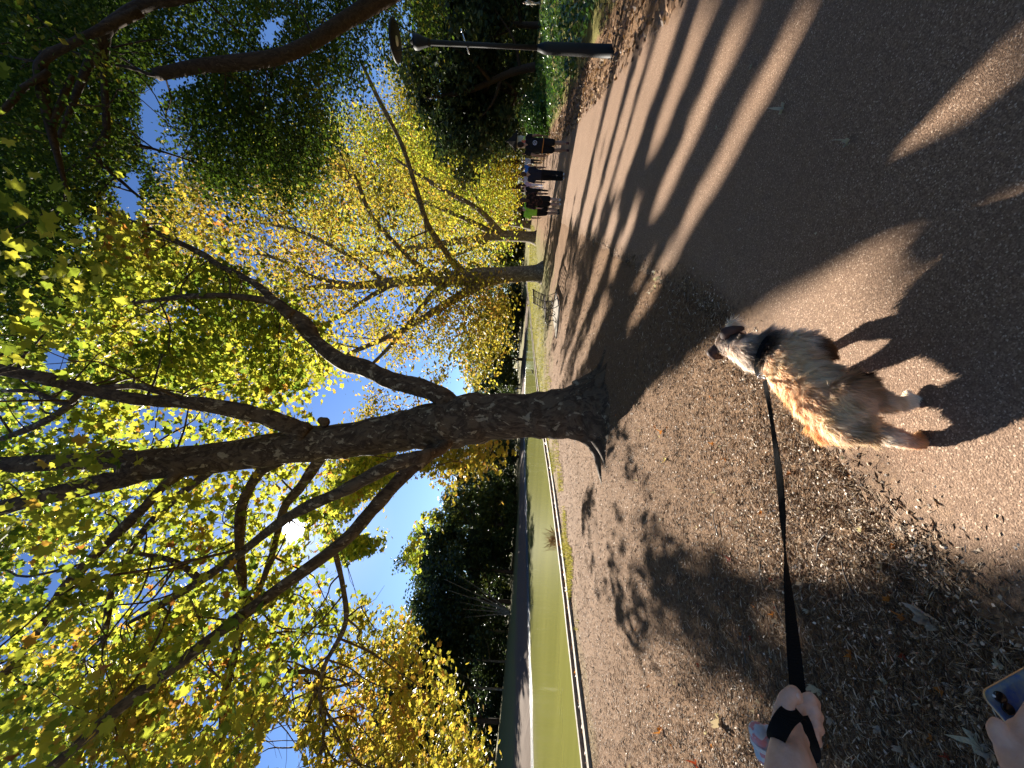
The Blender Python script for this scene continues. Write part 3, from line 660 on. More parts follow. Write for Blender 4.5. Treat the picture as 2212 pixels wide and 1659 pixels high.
for (Y, d, h, rad, mk, lab, kw) in (
    (1085, 60, 11, 5, 'dark_leaf', 'dark round evergreen just left of the big trunk across the pond', {}),
    (1135, 54, 13.5, 5, 'olive_leaf', 'olive tinted evergreen across the pond, with sunlit crown edge beside the dark one', {}),
    (1190, 62, 15, 5, 'dark_leaf', 'tall dark evergreen across the pond behind a lower olive one', {}),
    (1235, 50, 16, 5.5, 'dark_leaf', 'tallest dark evergreen whose top meets the blue gap in the leaves', {}),
    (1300, 46, 13, 5.5, 'dark_leaf', 'dark evergreen above pale leaning bare stems on the far bank', {}),
    (1365, 50, 14, 5, 'dark_leaf', 'dark evergreen half covered by drooping golden leaves on the far bank', dict(tr=.16, bark=M['bark_pale'], low=.2)),
    (1430, 44, 13, 5, 'dark_leaf', 'thin pale trunked evergreen on the far bank behind golden leaves', dict(tr=.14, bark=M['bark_pale'], low=.24)),
    (1490, 40, 13, 4.5, 'dark_leaf', 'evergreen with two pale upright trunks above the brown mud bank', dict(tr=.15, bark=M['bark_pale'], low=.26)),
    (1560, 37, 12, 5, 'dark_leaf', 'low crowned dark evergreen above the brown mud bank', dict(low=.2)),
    (1640, 35, 12, 5, 'dark_leaf', 'dark evergreen at the photo edge behind the lowest golden leaves', dict(low=.2)),
    (1730, 36, 13, 6, 'dark_leaf', 'evergreen at the far left edge beyond the pond', {})):
    x, y = atg(1100, Y, d); far_tree(x, y, h, rad, M[mk], lab, GL, **kw)
# pale bare leaning stems
x, y = atg(1090, 1325, 43); z = float(height(x, y)); o = empty('bare_tree', (x, y, z), 'bare pale many stemmed tree fanning from the dark far bank', 'tree'); mb = MB()
for dx, hh in ((.4, 5.5), (1.2, 6), (2.4, 7), (3.6, 7.5), (-.5, 5), (4.2, 6), (1.8, 4.2)):
    mb.tube(spline([(x, y, z - .2), (x + dx * .4, y, z + hh * .35), (x + dx, y - .3, z + hh)], 5), np.linspace(.11, .03, 11), 6)
mb.build('trunk', M['bark_pale'], o, True, world=True)
for (Y, d, h, rad, mk, lab, kw) in (
    (985, 62, 6.5, 4, 'dark_leaf', 'dark low tree seen in the slot left of the big trunk under gold leaves', dict(ls=.3)),
    (830, 82, 9, 4.5, 'dark_leaf', 'dark leafy tree across the pond behind the blue clad person', {}),
    (775, 76, 8, 4, 'olive_leaf', 'rusty olive tree with straight trunk rooted on the far mud bank', dict(tr=.35, low=.2)),
    (735, 92, 8, 4.5, 'dark_leaf', 'dark green tree across the pond between two rusty trees', {}),
    (690, 84, 8, 4, 'olive_leaf', 'bright green bushy tree across the pond above the bench', {}),
    (655, 78, 8, 4.5, 'dark_leaf', 'dark tree across the pond seen above the bench back', {}),
    (560, 95, 8, 5, 'olive_leaf', 'green tree at the far end of the pond between two plane trunks', {}),
    (455, 110, 9, 5, 'olive_leaf', 'far green tree behind the walking couple', {})):
    x, y = atg(1100, Y, d); far_tree(x, y, h, rad, M[mk], lab, 'trees across the far end of the pond', **kw)
for (Y, d, h, rad, mk, lab, kw) in (
    (215, 32, 9.5, 4.5, 'dark_leaf', 'dark crowned tree right of the path shading the narrow lawn', dict(lean=1.2, low=.2)),
    (140, 29, 10.5, 4.8, 'dark_leaf', 'dark tree with low forked leaning trunk on the lawn beyond the ivy', dict(lean=-2.2, tr=.33, low=.22)),
    (55, 30, 11, 5, 'dark_leaf', 'dark shade tree directly behind the lamp post', dict(low=.22)),
    (-30, 30, 11, 5, 'dark_leaf', 'dark tree behind the person in white at the lawn edge', dict(low=.25)),
    (20, 52, 16, 6.5, 'olive_leaf', 'sunlit green tree high behind the lamp head', {}),
    (120, 58, 16, 6.5, 'olive_leaf', 'tall green tree far behind the lamp post', {}),
    (215, 62, 15, 6, 'far_leaf', 'yellow green tree far beyond the narrow lawn', {}),
    (-60, 55, 17, 7, 'olive_leaf', 'green tree at the far right edge beyond the lawn', {})):
    x, y = atg(1150, Y, d); far_tree(x, y, h, rad, M[mk], lab, 'trees beyond the right hand lawn', n=95, **kw)
# far wood that closes the horizon
n = 1000; th = np.linspace(math.radians(12), math.radians(172), n); rr = R.uniform(105, 165, n)
Kf = np.stack([rr * np.cos(th), rr * np.sin(th), R.uniform(-2, 15, n)], -1); Kf[:, 2] += 1.5
tag(leaves('treeline', scatter(Kf, 55, 2.6), 1.5, DIAM, M['dark_leaf']), 'distant dark wood closing the horizon behind the park trees', 'wood', kind='stuff')
# shrubby undergrowth at the feet of the far bank trees
n = 700; Yu = R.uniform(960, 1800, n); du = np.interp(Yu, [960, 1300, 1500, 1800], [74, 60, 50, 44]) + R.normal(0, 3, n); b = at(1095., Yu, du)
b[:, 2] = height(b[:, 0], b[:, 1]) + R.uniform(-.2, 6.5, n) * (.6 + .5 * vnoise(Yu * .03, Yu * 0))
tag(leaves('undergrowth', scatter(b, 90, .9), .42, DIAM, M['dark_leaf']), 'dark bushy undergrowth beneath the evergreens on the far bank', 'undergrowth', kind='stuff')
n = 260; Yu = R.uniform(-120, 330, n); du = R.uniform(40, 58, n); b = at(1150., Yu, du); b[:, 2] = height(b[:, 0], b[:, 1]) + R.uniform(-.2, 4.5, n)
tag(leaves('undergrowth', scatter(b, 80, .9), .42, DIAM, M['olive_leaf']), 'green bushes closing the view beyond the right hand lawn', 'undergrowth', kind='stuff')
# ------------------------------------------------------------------ street lamps
def lamp(x, y, z):
    root = empty('street_lamp', (x, y, z)); m = M['black_iron']
    MB().lathe([(0, -.1), (.15, -.1), (.15, .03), (.105, .06), (.10, .5), (.097, 1.22), (.092, 1.27), (.05, 1.40), (0, 1.40)], seg=18).build('base_post', m, root, True)
    MB().lathe([(0, 1.38), (.043, 1.38), (.041, 2.4), (.047, 3.38), (.055, 3.4), (0, 3.4)], seg=14).build('pole', m, root, True)
    MB().lathe([(0, 3.38), (.058, 3.38), (.066, 3.43), (.085, 3.5), (.12, 3.6), (.125, 3.66), (.10, 3.69), (.05, 3.7), (.03, 3.74), (0, 3.74)], seg=18).build('funnel', m, root, True)
    d = MB().lathe([(0, 4.0), (.30, 3.99), (.33, 4.01), (.335, 4.03), (.32, 4.05), (.2, 4.075), (0, 4.085)], seg=28).build('lamp_shade', m, root, True)
    MB().lathe([(0, 3.985), (.075, 3.985), (.08, 3.998), (0, 3.999)], seg=16).build('lens', M['lens'], d, True)
    for k in range(3):
        a = math.radians(75 + 120 * k); c = np.array([math.cos(a), math.sin(a), 0])
        MB().tube([c * .10 + [0, 0, 3.66], c * .26 + [0, 0, 4.0]], .011, 6).build('strut', m, root)
    MB().tube([(-.13, .05, 2.66), (.2, -.05, 2.80)], .012, 6).capsule((.2, -.05, 2.80), .022, (.21, -.053, 2.805), .022, 8).build('banner_arm', M['steel'], root, True)
    return root
lx, ly = on_ground(1324., 112.)[:2]
L1 = lamp(lx, ly, height(lx, ly) - .01); tag(L1, 'tall black lamp post with flat disc head standing at the path edge', 'lamp post', 'lamp posts beside the path')
def copy_tree(o, parent=None):
    c = o.copy(); COL.objects.link(c); c.parent = parent
    for ch in list(o.children): copy_tree(ch, c)
    return c
L2 = copy_tree(L1); p = at(1140., 309., 33.); L2.location = (p[0], p[1], base_z(p[0], p[1])); L2['label'] = 'small far lamp post with disc head rising above the roofed notice kiosk'

# notice kiosk
p = at(1130., 307., 26.); kz = float(height(p[0], p[1])); ko = empty('kiosk', (p[0], p[1], kz), 'roofed notice kiosk with pale panel beyond the man in the black jersey', 'kiosk', rz=-.5)
MB().lathe([(0, .0), (.42, 0), (.42, .9), (.36, .95), (0, .95)], seg=8).build('plinth', mat('kiosk_base', (.10, .085, .06), .7), ko)
b = MB().lathe([(0, .95), (.36, .95), (.36, 2.1), (0, 2.1)], seg=8).build('panel', mat('kiosk_panel', (.42, .38, .30), .7), ko)
MB().box((0, -.345, 1.62), (.2, .03, .26)).build('notice', mat('notice_red', (.42, .10, .07), .6), b)
MB().lathe([(0, 2.1), (.60, 2.06), (.62, 2.1), (.33, 2.42), (.05, 2.72), (.05, 2.82), (0, 2.85)], seg=8).build('roof', mat('kiosk_roof', (.022, .02, .018), .95, .05), ko)

# ------------------------------------------------------------------ iron bench on its slab
bu = np.array([.532, .846, 0]); bv = np.array([-.846, .532, 0]); b0 = np.array([2.87, 14.06, 0.0]); zz = np.array([0, 0, 1.])
bx, by = b0[:2] + bu[:2] * .75 + bv[:2] * .25; bz = float(height(bx, by))
bo = empty('park_bench', (bx, by, bz + .045), 'black slatted iron bench facing the pond with curled armrests', 'bench')
B = lambda u, v, z: bu * (u - .75) + bv * (v - .25) + zz * z
iron = mat('bench_iron', (.018, .014, .012), .45); wood = mat('bench_slats', (.035, .022, .016), .55)
def bar(mb, p, q, w, h):
    p = np.asarray(p); q = np.asarray(q); d = q - p; d = d / np.linalg.norm(d); s = np.cross(d, zz)
    s = s / (np.linalg.norm(s) + 1e-9); t = np.cross(s, d); V = [c + i * s * w / 2 + j * t * h / 2 for c in (p, q) for i, j in ((-1, -1), (1, -1), (1, 1), (-1, 1))]
    mb.add(V, np.array([[0, 3, 2, 1], [4, 5, 6, 7], [0, 1, 5, 4], [1, 2, 6, 5], [2, 3, 7, 6], [3, 0, 4, 7]]))
mb = MB()
for k in range(7):
    z = .50 + .065 * k; v = .05 - .03 * k; bar(mb, B(-.07, v, z), B(1.55, v, z), .014, .028 if k < 6 else .06)
mb.build('backrest', wood, bo)
mb = MB()
for k in range(7): bar(mb, B(-.07, .08 + .068 * k, .43 + .01 * math.sin(k)), B(1.55, .08 + .068 * k, .43 + .01 * math.sin(k)), .045, .022)
mb.build('seat', wood, bo)
for u in (0., .74, 1.48):
    mb = MB(); mb.tube(spline([B(u, -.1, 0), B(u, -.03, .06), B(u, .06, .25), B(u, .06, .42), B(u, .02, .6), B(u, -.15, .95)], 5), .013, 7)
    mb.tube([B(u, .06, .40), B(u, .3, .40), B(u, .55, .41)], .012, 7)
    mb.tube(spline([B(u, .55, .41), B(u, .58, .3), B(u, .50, .16), B(u, .56, .05), B(u, .60, 0)], 5), .013, 7); mb.build('leg_frame', iron, bo, True)
for u in (-.03, 1.51):
    a = np.linspace(-.4, 2 * PI - 1.1, 22); mb = MB()
    mb.tube(np.array([B(u, .50 + .20 * math.cos(t), .24 + .20 * math.sin(t)) for t in a]), .012, 7)
    mb.tube(np.array([B(u, .22 + .1 * math.cos(t), .2 + .1 * math.sin(t)) for t in np.linspace(0, 2 * PI, 16)]), .010, 6); mb.build('armrest', iron, bo, True)
c = B(.75, .35, 0) + [bx, by, bz]
tag(MB().box((c[0] - .15, c[1] + .05, bz + .005), (2.1, 1.15, .08), rz=math.atan2(bu[1], bu[0])).build('concrete_slab', conc), 'pale concrete slab set in the verge under the iron bench', 'slab')

# ------------------------------------------------------------------ people
def cloth(name, col, rough=.85): return mat(name, col, rough, .15)
SKIN = {}
def skin_mat(c):
    if c not in SKIN: SKIN[c] = mat('skin', c, .5, .35)
    return SKIN[c]
def person(pos, H, yaw, label, skin, hair, top, bottom, shoe, step=.22, sleeve=.5, legs='trousers', girth=1., group='people walking on the path', longhair=False, fine=True, cap=None, lean=0., topz=.92):
    z = float(height(pos[0], pos[1])) + (.02 if inside(PATH, np.array([pos[0]]), np.array([pos[1]]))[0] else 0)
    root = empty('person', (pos[0], pos[1], z), label, 'person', group, yaw); k = H / 1.75; g = girth
    vx = .014 if fine else .028; S = lambda *p: np.array(p, float) * k
    f = {-1: step, 1: -step}
    hip = {s: S(s * .09 * g, 0, .92) for s in (-1, 1)}
    knee = {s: S(s * .10, f[s] * .55 + .05, .49) for s in (-1, 1)}; ank = {s: S(s * .09, f[s] - .02, .08 if s < 0 else .13) for s in (-1, 1)}
    sh = {s: S(s * .19 * g, lean * .6, 1.42) for s in (-1, 1)}; elb = {s: S(s * (.24 * g + .01), lean * .4 - .03 + f[s] * -.3, 1.14) for s in (-1, 1)}; wri = {s: S(s * .25 * g, .08 - f[s] * .7 + lean * .3, .90) for s in (-1, 1)}
    hd = S(0, lean, 0)
    b = MB()
    for s in (-1, 1):
        b.chain([(hip[s], .085 * k * g), (knee[s], .056 * k), (knee[s] * .55 + ank[s] * .45 + S(0, -.02, 0), .056 * k * g), (ank[s], .037 * k)]).capsule(ank[s] + S(0, -.03, -.03), .036 * k, ank[s] + S(0, .14, -.045), .03 * k)
        b.chain([(sh[s], .055 * k * g), (elb[s], .042 * k), (wri[s], .029 * k)])
        h = wri[s] + S(0, .02, -.07); b.capsule(wri[s], .028 * k, h, .03 * k)
        for q in range(4): b.chain([(h + S(s * -.005, -.03 + .02 * q, -.01), .011 * k), (h + S(s * -.012, -.025 + .02 * q, -.06 + .006 * abs(q - 1.5)), .010 * k), (h + S(s * -.035, -.02 + .019 * q, -.085), .009 * k)], 8)
        b.chain([(h + S(0, .03, .02), .013 * k), (h + S(s * -.02, .055, -.03), .010 * k)], 8)
    b.chain([(S(-.05, 0, .96), .12 * k * g), (S(-.06, lean * .5, 1.28), .115 * k * g), (S(-.10, lean * .6, 1.40), .07 * k * g)]).chain([(S(.05, 0, .96), .12 * k * g), (S(.06, lean * .5, 1.28), .115 * k * g), (S(.10, lean * .6, 1.40), .07 * k * g)])
    b.chain([(S(0, lean * .7, 1.42), .06 * k), (hd + S(0, .01, 1.55), .055 * k)])
    b.capsule(hd + S(0, .0, 1.645), .088 * k, hd + S(0, .01, 1.66), .09 * k).capsule(hd + S(0, .03, 1.57), .055 * k, hd + S(0, .045, 1.60), .06 * k).capsule(hd + S(0, .095, 1.63), .014 * k, hd + S(0, .108, 1.605), .016 * k, 8)
    for s in (-1, 1): b.capsule(hd + S(s * .088, 0, 1.64), .018 * k, hd + S(s * .09, -.005, 1.61), .014 * k, 8)
    b.skin('body', skin_mat(skin), root, vx, 3)
    for s in (-1, 1): MB().capsule(hd + S(s * .035, .088, 1.648), .012 * k, hd + S(s * .036, .089, 1.648), .012 * k, 8).build('eye', M['black_iron'], root, True)
    t = MB(); e = .018 * k
    t.chain([(S(-.06 * g, 0, topz + .09), .115 * k * g + e), (S(-.065, lean * .45, 1.25), .118 * k * g + e), (S(-.10, lean * .6, 1.39), .075 * k * g + e)]).chain([(S(.06 * g, 0, topz + .09), .115 * k * g + e), (S(.065, lean * .45, 1.25), .118 * k * g + e), (S(.10, lean * .6, 1.39), .075 * k * g + e)])
    t.capsule(S(-.05, 0, topz + .08), .12 * k * g + e, S(.05, 0, topz + .08), .12 * k * g + e)
    for s in (-1, 1):
        if sleeve > 0: t.capsule(sh[s], .06 * k * g + e * .7, sh[s] + (elb[s] - sh[s]) * min(1, sleeve), .052 * k * g + e)
        if sleeve > 1: t.capsule(elb[s], .048 * k + e, elb[s] + (wri[s] - elb[s]) * (sleeve - 1), .034 * k + e)
    shirt = t.skin('shirt', top, root, vx * 1.1, 3)
    t = MB(); t.capsule(S(-.05 * g, 0, .95), .118 * k * g + e * .6, S(.05 * g, 0, .95), .118 * k * g + e * .6)
    for s in (-1, 1):
        if legs == 'shorts': t.capsule(hip[s], .088 * k * g + e, hip[s] * .25 + knee[s] * .75, .078 * k * g + e)
        elif legs == 'wide': t.chain([(hip[s], .088 * k * g + e), (knee[s], .075 * k + e), (ank[s] + S(0, 0, .06), .082 * k + e)])
        elif legs == 'skirt': t.chain([(hip[s], .092 * k * g + e), (hip[s] * .2 + knee[s] * .8, .10 * k + e)])
        else: t.chain([(hip[s], .088 * k * g + e), (knee[s], .058 * k + e), (ank[s] + S(0, 0, .03), .042 * k + e)])
    t.skin({'shorts': 'shorts', 'skirt': 'skirt'}.get(legs, 'trousers'), bottom, root, vx * 1.1, 3)
    for s in (-1, 1): MB().capsule(ank[s] + S(0, -.035, -.035), .042 * k, ank[s] + S(0, .15, -.048), .034 * k).capsule(ank[s] + S(0, 0, .0), .044 * k, ank[s] + S(0, 0, -.03), .045 * k).skin('shoe', shoe, root, vx * .8, 2)
    if hair is not None:
        t = MB(); t.capsule(hd + S(0, -.02, 1.66), .093 * k, hd + S(0, -.005, 1.675), .093 * k).capsule(hd + S(0, -.04, 1.60), .07 * k, hd + S(0, -.03, 1.64), .085 * k)
        if longhair: t.chain([(hd + S(0, -.05, 1.6), .08 * k), (hd + S(0, -.075, 1.48), .075 * k), (hd + S(0, -.08, 1.38), .055 * k)])
        t.skin('hair', hair, root, vx, 2)
    if cap is not None:
        t = MB(); t.capsule(hd + S(0, -.005, 1.685), .097 * k, hd + S(0, .0, 1.69), .097 * k).capsule(hd + S(-.04, .11, 1.68), .02 * k, hd + S(.04, .11, 1.68), .02 * k); t.skin('cap', cap, root, vx, 2)
    return root, shirt
dk_hair = cloth('hair_dark', (.02, .014, .011), .6); br_hair = cloth('hair_brown', (.07, .04, .025), .6); gr_hair = cloth('hair_grey', (.3, .28, .26), .6)
black = cloth('black_cloth', (.012, .012, .014)); white = cloth('white_cloth', (.7, .7, .72)); navy = cloth('navy_cloth', (.022, .023, .04))
lime = cloth('lime_cloth', (.30, .62, .06)); olive = cloth('olive_cloth', (.13, .12, .055)); blue = cloth('blue_cloth', (.04, .16, .55)); pale = cloth('pale_blue_cloth', (.45, .5, .66)); lav = cloth('lavender_cloth', (.35, .28, .42)); pink = cloth('pink_cloth', (.5, .25, .28)); sand = cloth('sand_cloth', (.4, .36, .3)); orange = cloth('orange_cloth', (.62, .24, .05))
floral = cloth('floral_cloth', (.02, .014, .012)); t = NT(floral); t.color(t.ramp(t.noise(t.coord((1, 1, 1), True), 14, 2), [(.5, (.012, .01, .01)), (.62, (.10, .045, .035)), (.75, (.03, .02, .015))]))
YAW = math.atan2(.888, .459) - PI / 2
def pg(X, Y, d): p = at(float(X), float(Y), float(d)); return float(p[0]), float(p[1])
r1, s1 = person(pg(1231, 318, 13.2), 1.80, YAW, 'man in black sports jersey with orange hem band and black shorts', (.30, .17, .11), dk_hair, black, black, mat('shoe_dark_red', (.10, .015, .015), .5), step=.16, sleeve=.35, legs='shorts', girth=1.17, topz=.86)
# jersey print: orange band at the hem and a pale round emblem on the back
mb = MB(); th = np.linspace(0, 2 * PI, 40)
mb.tube(np.array([(.235 * math.cos(a), .172 * math.sin(a), .93 + .012 * math.sin(2 * a)) for a in th]), .012, 6, False); mb.build('hem_band', orange, r1)
mb = MB()
for a in np.linspace(0, 2 * PI, 13)[:-1]: mb.capsule((.06 + .062 * math.cos(a), -.172, 1.21 + .062 * math.sin(a)), .011, (.06 + .062 * math.cos(a + .4), -.172, 1.21 + .062 * math.sin(a + .4)), .011, 6)
mb.capsule((.03, -.175, 1.2), .016, (.085, -.175, 1.22), .012, 8); mb.build('emblem', pale, r1, True)
person(pg(1221, 381, 14.2), 1.63, YAW - .1, 'woman in navy tee and wide black trousers with white sneakers', (.38, .24, .17), br_hair, navy, black, white, step=.2, sleeve=.7, legs='wide', girth=1.02)
r3, _ = person(pg(1214, 437, 14.9), 1.63, YAW, 'woman in dark floral blouse and short black skirt beside the lime shirt', (.5, .32, .25), br_hair, floral, black, white, step=.15, sleeve=1.2, legs='skirt', girth=1.08, longhair=True, topz=.84)
person(pg(1210, 458, 15.3), 1.70, YAW - .15, 'man in lime green tee and dark shorts leaning on his companion', (.45, .28, .2), br_hair, lime, black, mat('shoe_black', (.02, .02, .02), .5), step=.18, sleeve=.7, legs='shorts', girth=1.12, lean=.10)
person(pg(1180, 335, 27), 1.68, YAW, 'person in olive top and black trousers beyond the man in the jersey', (.4, .26, .19), br_hair, olive, black, black, fine=False, sleeve=1.)
person(pg(1172, 350, 33), 1.66, YAW, 'person in pale top with dark lower clothes, between the olive and blue walkers', (.4, .26, .19), None, pale, navy, black, fine=False, cap=white)
person(pg(1176, 367, 30), 1.68, YAW, 'person in bright blue shirt seen past the shoulder of the woman in navy', (.4, .26, .19), br_hair, blue, sand, white, fine=False)
person(pg(1174, 391, 31), 1.70, YAW, 'person in white cap and pale shirt walking ahead of the woman in navy', (.45, .3, .22), None, pale, sand, white, fine=False, cap=white)
person(pg(1180, 404, 27), 1.62, YAW, 'woman in lavender top and pale trousers left of the white cap', (.5, .33, .26), br_hair, lav, pale, white, fine=False, longhair=True)
person(pg(1190, 416, 22), 1.60, YAW, 'dark haired person in black top beside the floral blouse', (.45, .3, .22), dk_hair, black, black, black, fine=False)
person(pg(1178, 8, 34), 1.62, 1.2, 'person in white top and pale trousers at the lawn edge behind the ivy', (.4, .26, .19), dk_hair, white, sand, black, fine=False, group='people on the lawn', step=.1)
person(pg(1165, 210, 31), 1.6, .6, 'person in slate blue standing in shade past the forked dark tree', (.4, .26, .19), dk_hair, cloth('slate_blue', (.1, .11, .24)), black, black, fine=False, group='people on the lawn', step=.05)
person(pg(1110, 838, 74), 1.5, 2.5, 'person in blue on the far bank just beside the big trunk', (.4, .26, .19), dk_hair, cloth('steel_blue', (.06, .12, .3)), navy, black, fine=False, group='people across the pond', step=.05)

# a duck on the green water
p = on_ground(1152., 804., -.30); o = empty('duck', (p[0], p[1], -.30), 'small dark duck floating on the green pond', 'duck')
MB().chain([((-.16, 0, .06), .03), ((-.08, 0, .03), .085), ((.08, 0, .03), .09), ((.14, 0, .06), .05)]).chain([((.14, 0, .08), .045), ((.17, 0, .18), .035), ((.185, 0, .22), .05)]).skin('body', mat('duck_feathers', (.05, .035, .02), .7), o, .012, 3)
MB().capsule((.23, 0, .215), .016, (.275, 0, .205), .010, 8).build('beak', mat('duck_beak', (.3, .2, .04), .5), o, True)

# ------------------------------------------------------------------ ground litter, ivy, tufts
straw = mat('straw', rough=.7, spec=.3); t = NT(straw); g = t.new('ShaderNodeNewGeometry')
t.color(t.ramp(g.outputs['Random Per Island'], [(0, (.07, .042, .026)), (.55, (.18, .108, .058)), (.87, (.36, .25, .145)), (1, (.72, .58, .42))]))
def blades(P, L, wd, tilt, arch=.25):
    n = len(P); a = R.uniform(0, 2 * PI, n); d = np.stack([np.cos(a) * np.cos(tilt), np.sin(a) * np.cos(tilt), np.sin(tilt)], -1)
    s = np.stack([-np.sin(a), np.cos(a), R.normal(0, .3, n)], -1); L = L[:, None]; w = np.broadcast_to(wd, (n,))[:, None] * .5
    mid = P + d * L * .55 + np.stack([np.zeros(n), np.zeros(n), arch * L[:, 0] * .4], -1); end = P + d * L; end[:, 2] = np.maximum(end[:, 2], P[:, 2])
    V = np.stack([P - s * w, P + s * w, mid + s * w * .8, end, mid - s * w * .8], 1); return V.reshape(-1, 3), np.arange(n * 5).reshape(n, 5)
VERGE = np.array([(1185, 640), (1400, 600), (1565, 690), (1640, 790), (1800, 935), (1960, 1140), (2240, 1400), (2240, 1700), (1262, 1700), (1225, 1300), (1190, 950), (1180, 800)], float)
def verge_points(n, image=True):
    if image: q = in_poly(VERGE, n); P = on_ground(q[:, 0], q[:, 1])[:, :2]
    else:
        P = R.uniform((-7, .3), (5, 12), (n * 3, 2)); lk = left_of_kerb(P[:, 0], P[:, 1]); P = P[(lk < -.08) & ~inside(PATH, P[:, 0], P[:, 1])][:n]
    P = P + R.normal(0, .04, P.shape) * np.where(R.random(len(P)) < .3, 4.5, 1.)[:, None]; P = P[(left_of_kerb(P[:, 0], P[:, 1]) < -.07)]
    return np.c_[P, height(P[:, 0], P[:, 1]) + .004]
P = np.concatenate([verge_points(52000), verge_points(12000, False)]); E = PL[(PL[:, 1] > .9) & (PL[:, 1] < 9)]; E = E[R.integers(0, len(E), 5000)]; off = R.exponential(.10, 5000); E = E + np.stack([off * .9, -off * .42], -1) + R.normal(0, .04, E.shape)
P = np.concatenate([P, np.c_[E, np.full(len(off), .008)]])
n = len(P); dd = np.linalg.norm(P[:, :2], axis=1)
V, f = blades(P, R.uniform(.010, .052, n) * (1 + .08 * dd), R.uniform(.0008, .0020, n) * (1 + .22 * dd), np.abs(R.normal(.05, .2, n)) * np.where(np.arange(n) >= n - 5000, .25, 1.))
tag(link('dry_grass', mesh('dry_grass', V, f), straw), 'dry straw and dead grass strewn over the trodden verge', 'dry grass', kind='stuff')
E = PL[(PL[:, 1] > .9) & (PL[:, 1] < 9)]; E = E[R.integers(0, len(E), 900)]; off = R.exponential(.10, 900); E = E + np.stack([off * .9, -off * .42], -1)
P = np.concatenate([verge_points(6500), np.c_[E, np.full(900, .009)]]); P[:, 2] += .004; dd = np.linalg.norm(P[:, :2], axis=1)[:, None]
V, f = leaf_geo(P, .015, RHOMB, 1.4); c = np.repeat(P, 6, 0); V = c + (V - c) * (1 + .05 * np.repeat(dd, 6, 0))
flk = mat('litter_flecks', rough=.6, spec=.4); t = NT(flk); g = t.new('ShaderNodeNewGeometry')
t.color(t.ramp(g.outputs['Random Per Island'], [(0, (.06, .035, .02)), (.5, (.22, .14, .075)), (.8, (.46, .35, .24)), (.97, (.75, .64, .52)), (1, (.5, .2, .06))]))
tag(link('leaf_litter', mesh('leaf_litter', V, f), flk), 'crumbled pale leaf bits scattered among the dry grass', 'leaf litter', kind='stuff')
# small green blades near the kerb and on the sunlit lawn
n = 16000; t0 = R.uniform(.28, .80, n) * (len(KS) - 1); i0 = t0.astype(int); b = KS[i0] + (KS[np.minimum(i0 + 1, len(KS) - 1)] - KS[i0]) * (t0 - i0)[:, None]
P = b + np.stack([R.uniform(.12, 1., n) ** 1.5 * (1.0 + .25 * np.clip(b[:, 1] - 9, 0, 30)), np.zeros(n)], -1) * 1.0
ok = ~inside(PATH, P[:, 0], P[:, 1]) & (vnoise(P[:, 0] * 1.5, P[:, 1] * 1.5) + .02 * b[:, 1] > .72); P = P[ok]; P = np.c_[P, height(P[:, 0], P[:, 1])]; n = len(P); dd = P[:, 1]
V, f = blades(P, R.uniform(.04, .10, n) * (1 + .02 * dd), R.uniform(.004, .007, n) * (1 + .08 * dd), R.uniform(.6, 1.5, n))
gm = leaf_mat('green_blades', [(0, (.10, .11, .025)), (.6, (.22, .21, .05)), (1, (.36, .31, .12))], .5, spread=.8)
tag(link('grass', mesh('grass', V, f), gm), 'short yellow green grass along the pond kerb and under the trees', 'grass', kind='stuff')
# gutter leaves
n = 3600; t0 = R.uniform(.12, .85, n) * (len(KS) - 1); i0 = t0.astype(int); KO = offset(KS, 1.); nrm = KO - KS
P = KS[i0] + (KS[np.minimum(i0 + 1, len(KS) - 1)] - KS[i0]) * (t0 - i0)[:, None] + nrm[i0] * R.uniform(.12, .6, n)[:, None]
P = np.c_[P, base_z(P[:, 0], P[:, 1]) - .09 + R.uniform(0, .06, n)]
gl = leaf_mat('gutter_leaves', [(0, (.06, .03, .015)), (.4, (.26, .11, .04)), (.7, (.40, .16, .05)), (1, (.45, .36, .22))], .3, spread=.9)
tag(leaves('wet_leaves', P, .13, RHOMB, gl, None, .8), 'brown and rust leaves caught in the gutter between the two kerbs', 'leaves', kind='stuff')
# a dry reddish reed tuft growing out of the gutter
p = on_ground(1199., 1158.); p = p + np.array([-.22, .25, -.08]); o = empty('reed_tuft', p, 'spiky rust brown reed tuft sticking out of the gutter over the water', 'plant')
n = 170; V, f = blades(np.zeros((n, 3)) + R.normal(0, .12, (n, 3)) * [1, 1, 0], R.uniform(.12, .5, n), .006, R.uniform(.5, 1.5, n))
link('blades', mesh('blades', V, f), leaf_mat('reed', [(0, (.06, .025, .012)), (.7, (.15, .065, .028)), (1, (.22, .15, .07))], .3), o)
# ivy bank right of the path, and the brown litter at its foot
def by_q(n, q0, q1, y0, y1):
    y = R.uniform(y0, y1, n) ; q = R.uniform(q0, q1, n); y = y0 + (y1 - y0) * R.random(n) ** 1.5
    x = (q + (y - 6.48) * .459) / .888 + 5.62; return np.stack([x, y], -1), q
P, q = by_q(17000, .95, 6.0, -1, 34); hgt = .12 + .38 * vnoise(P[:, 0] * 1.1, P[:, 1] * 1.1)
edge = .75 + .9 * vnoise(P[:, 1] * .9, P[:, 1] * 0 + 5); ok = q > edge; P, hgt = P[ok], hgt[ok]
P = np.c_[P, height(P[:, 0], P[:, 1]) + hgt * R.uniform(.3, 1.1, len(P))]
tag(leaves('ivy', P, .15, STAR, M['ivy_leaf'], None, .6), 'glossy green ivy covering the bank right of the path', 'ivy', kind='stuff')
P, q = by_q(9000, -.35, 2.2, -1, 34); ok = q < .25 + 1.5 * vnoise(P[:, 1] * .9, P[:, 1] * 0 + 5) * R.uniform(.5, 1.2, len(P)); P = P[ok]
P = np.c_[P, height(P[:, 0], P[:, 1]) + .02 + R.uniform(0, .05, len(P))]
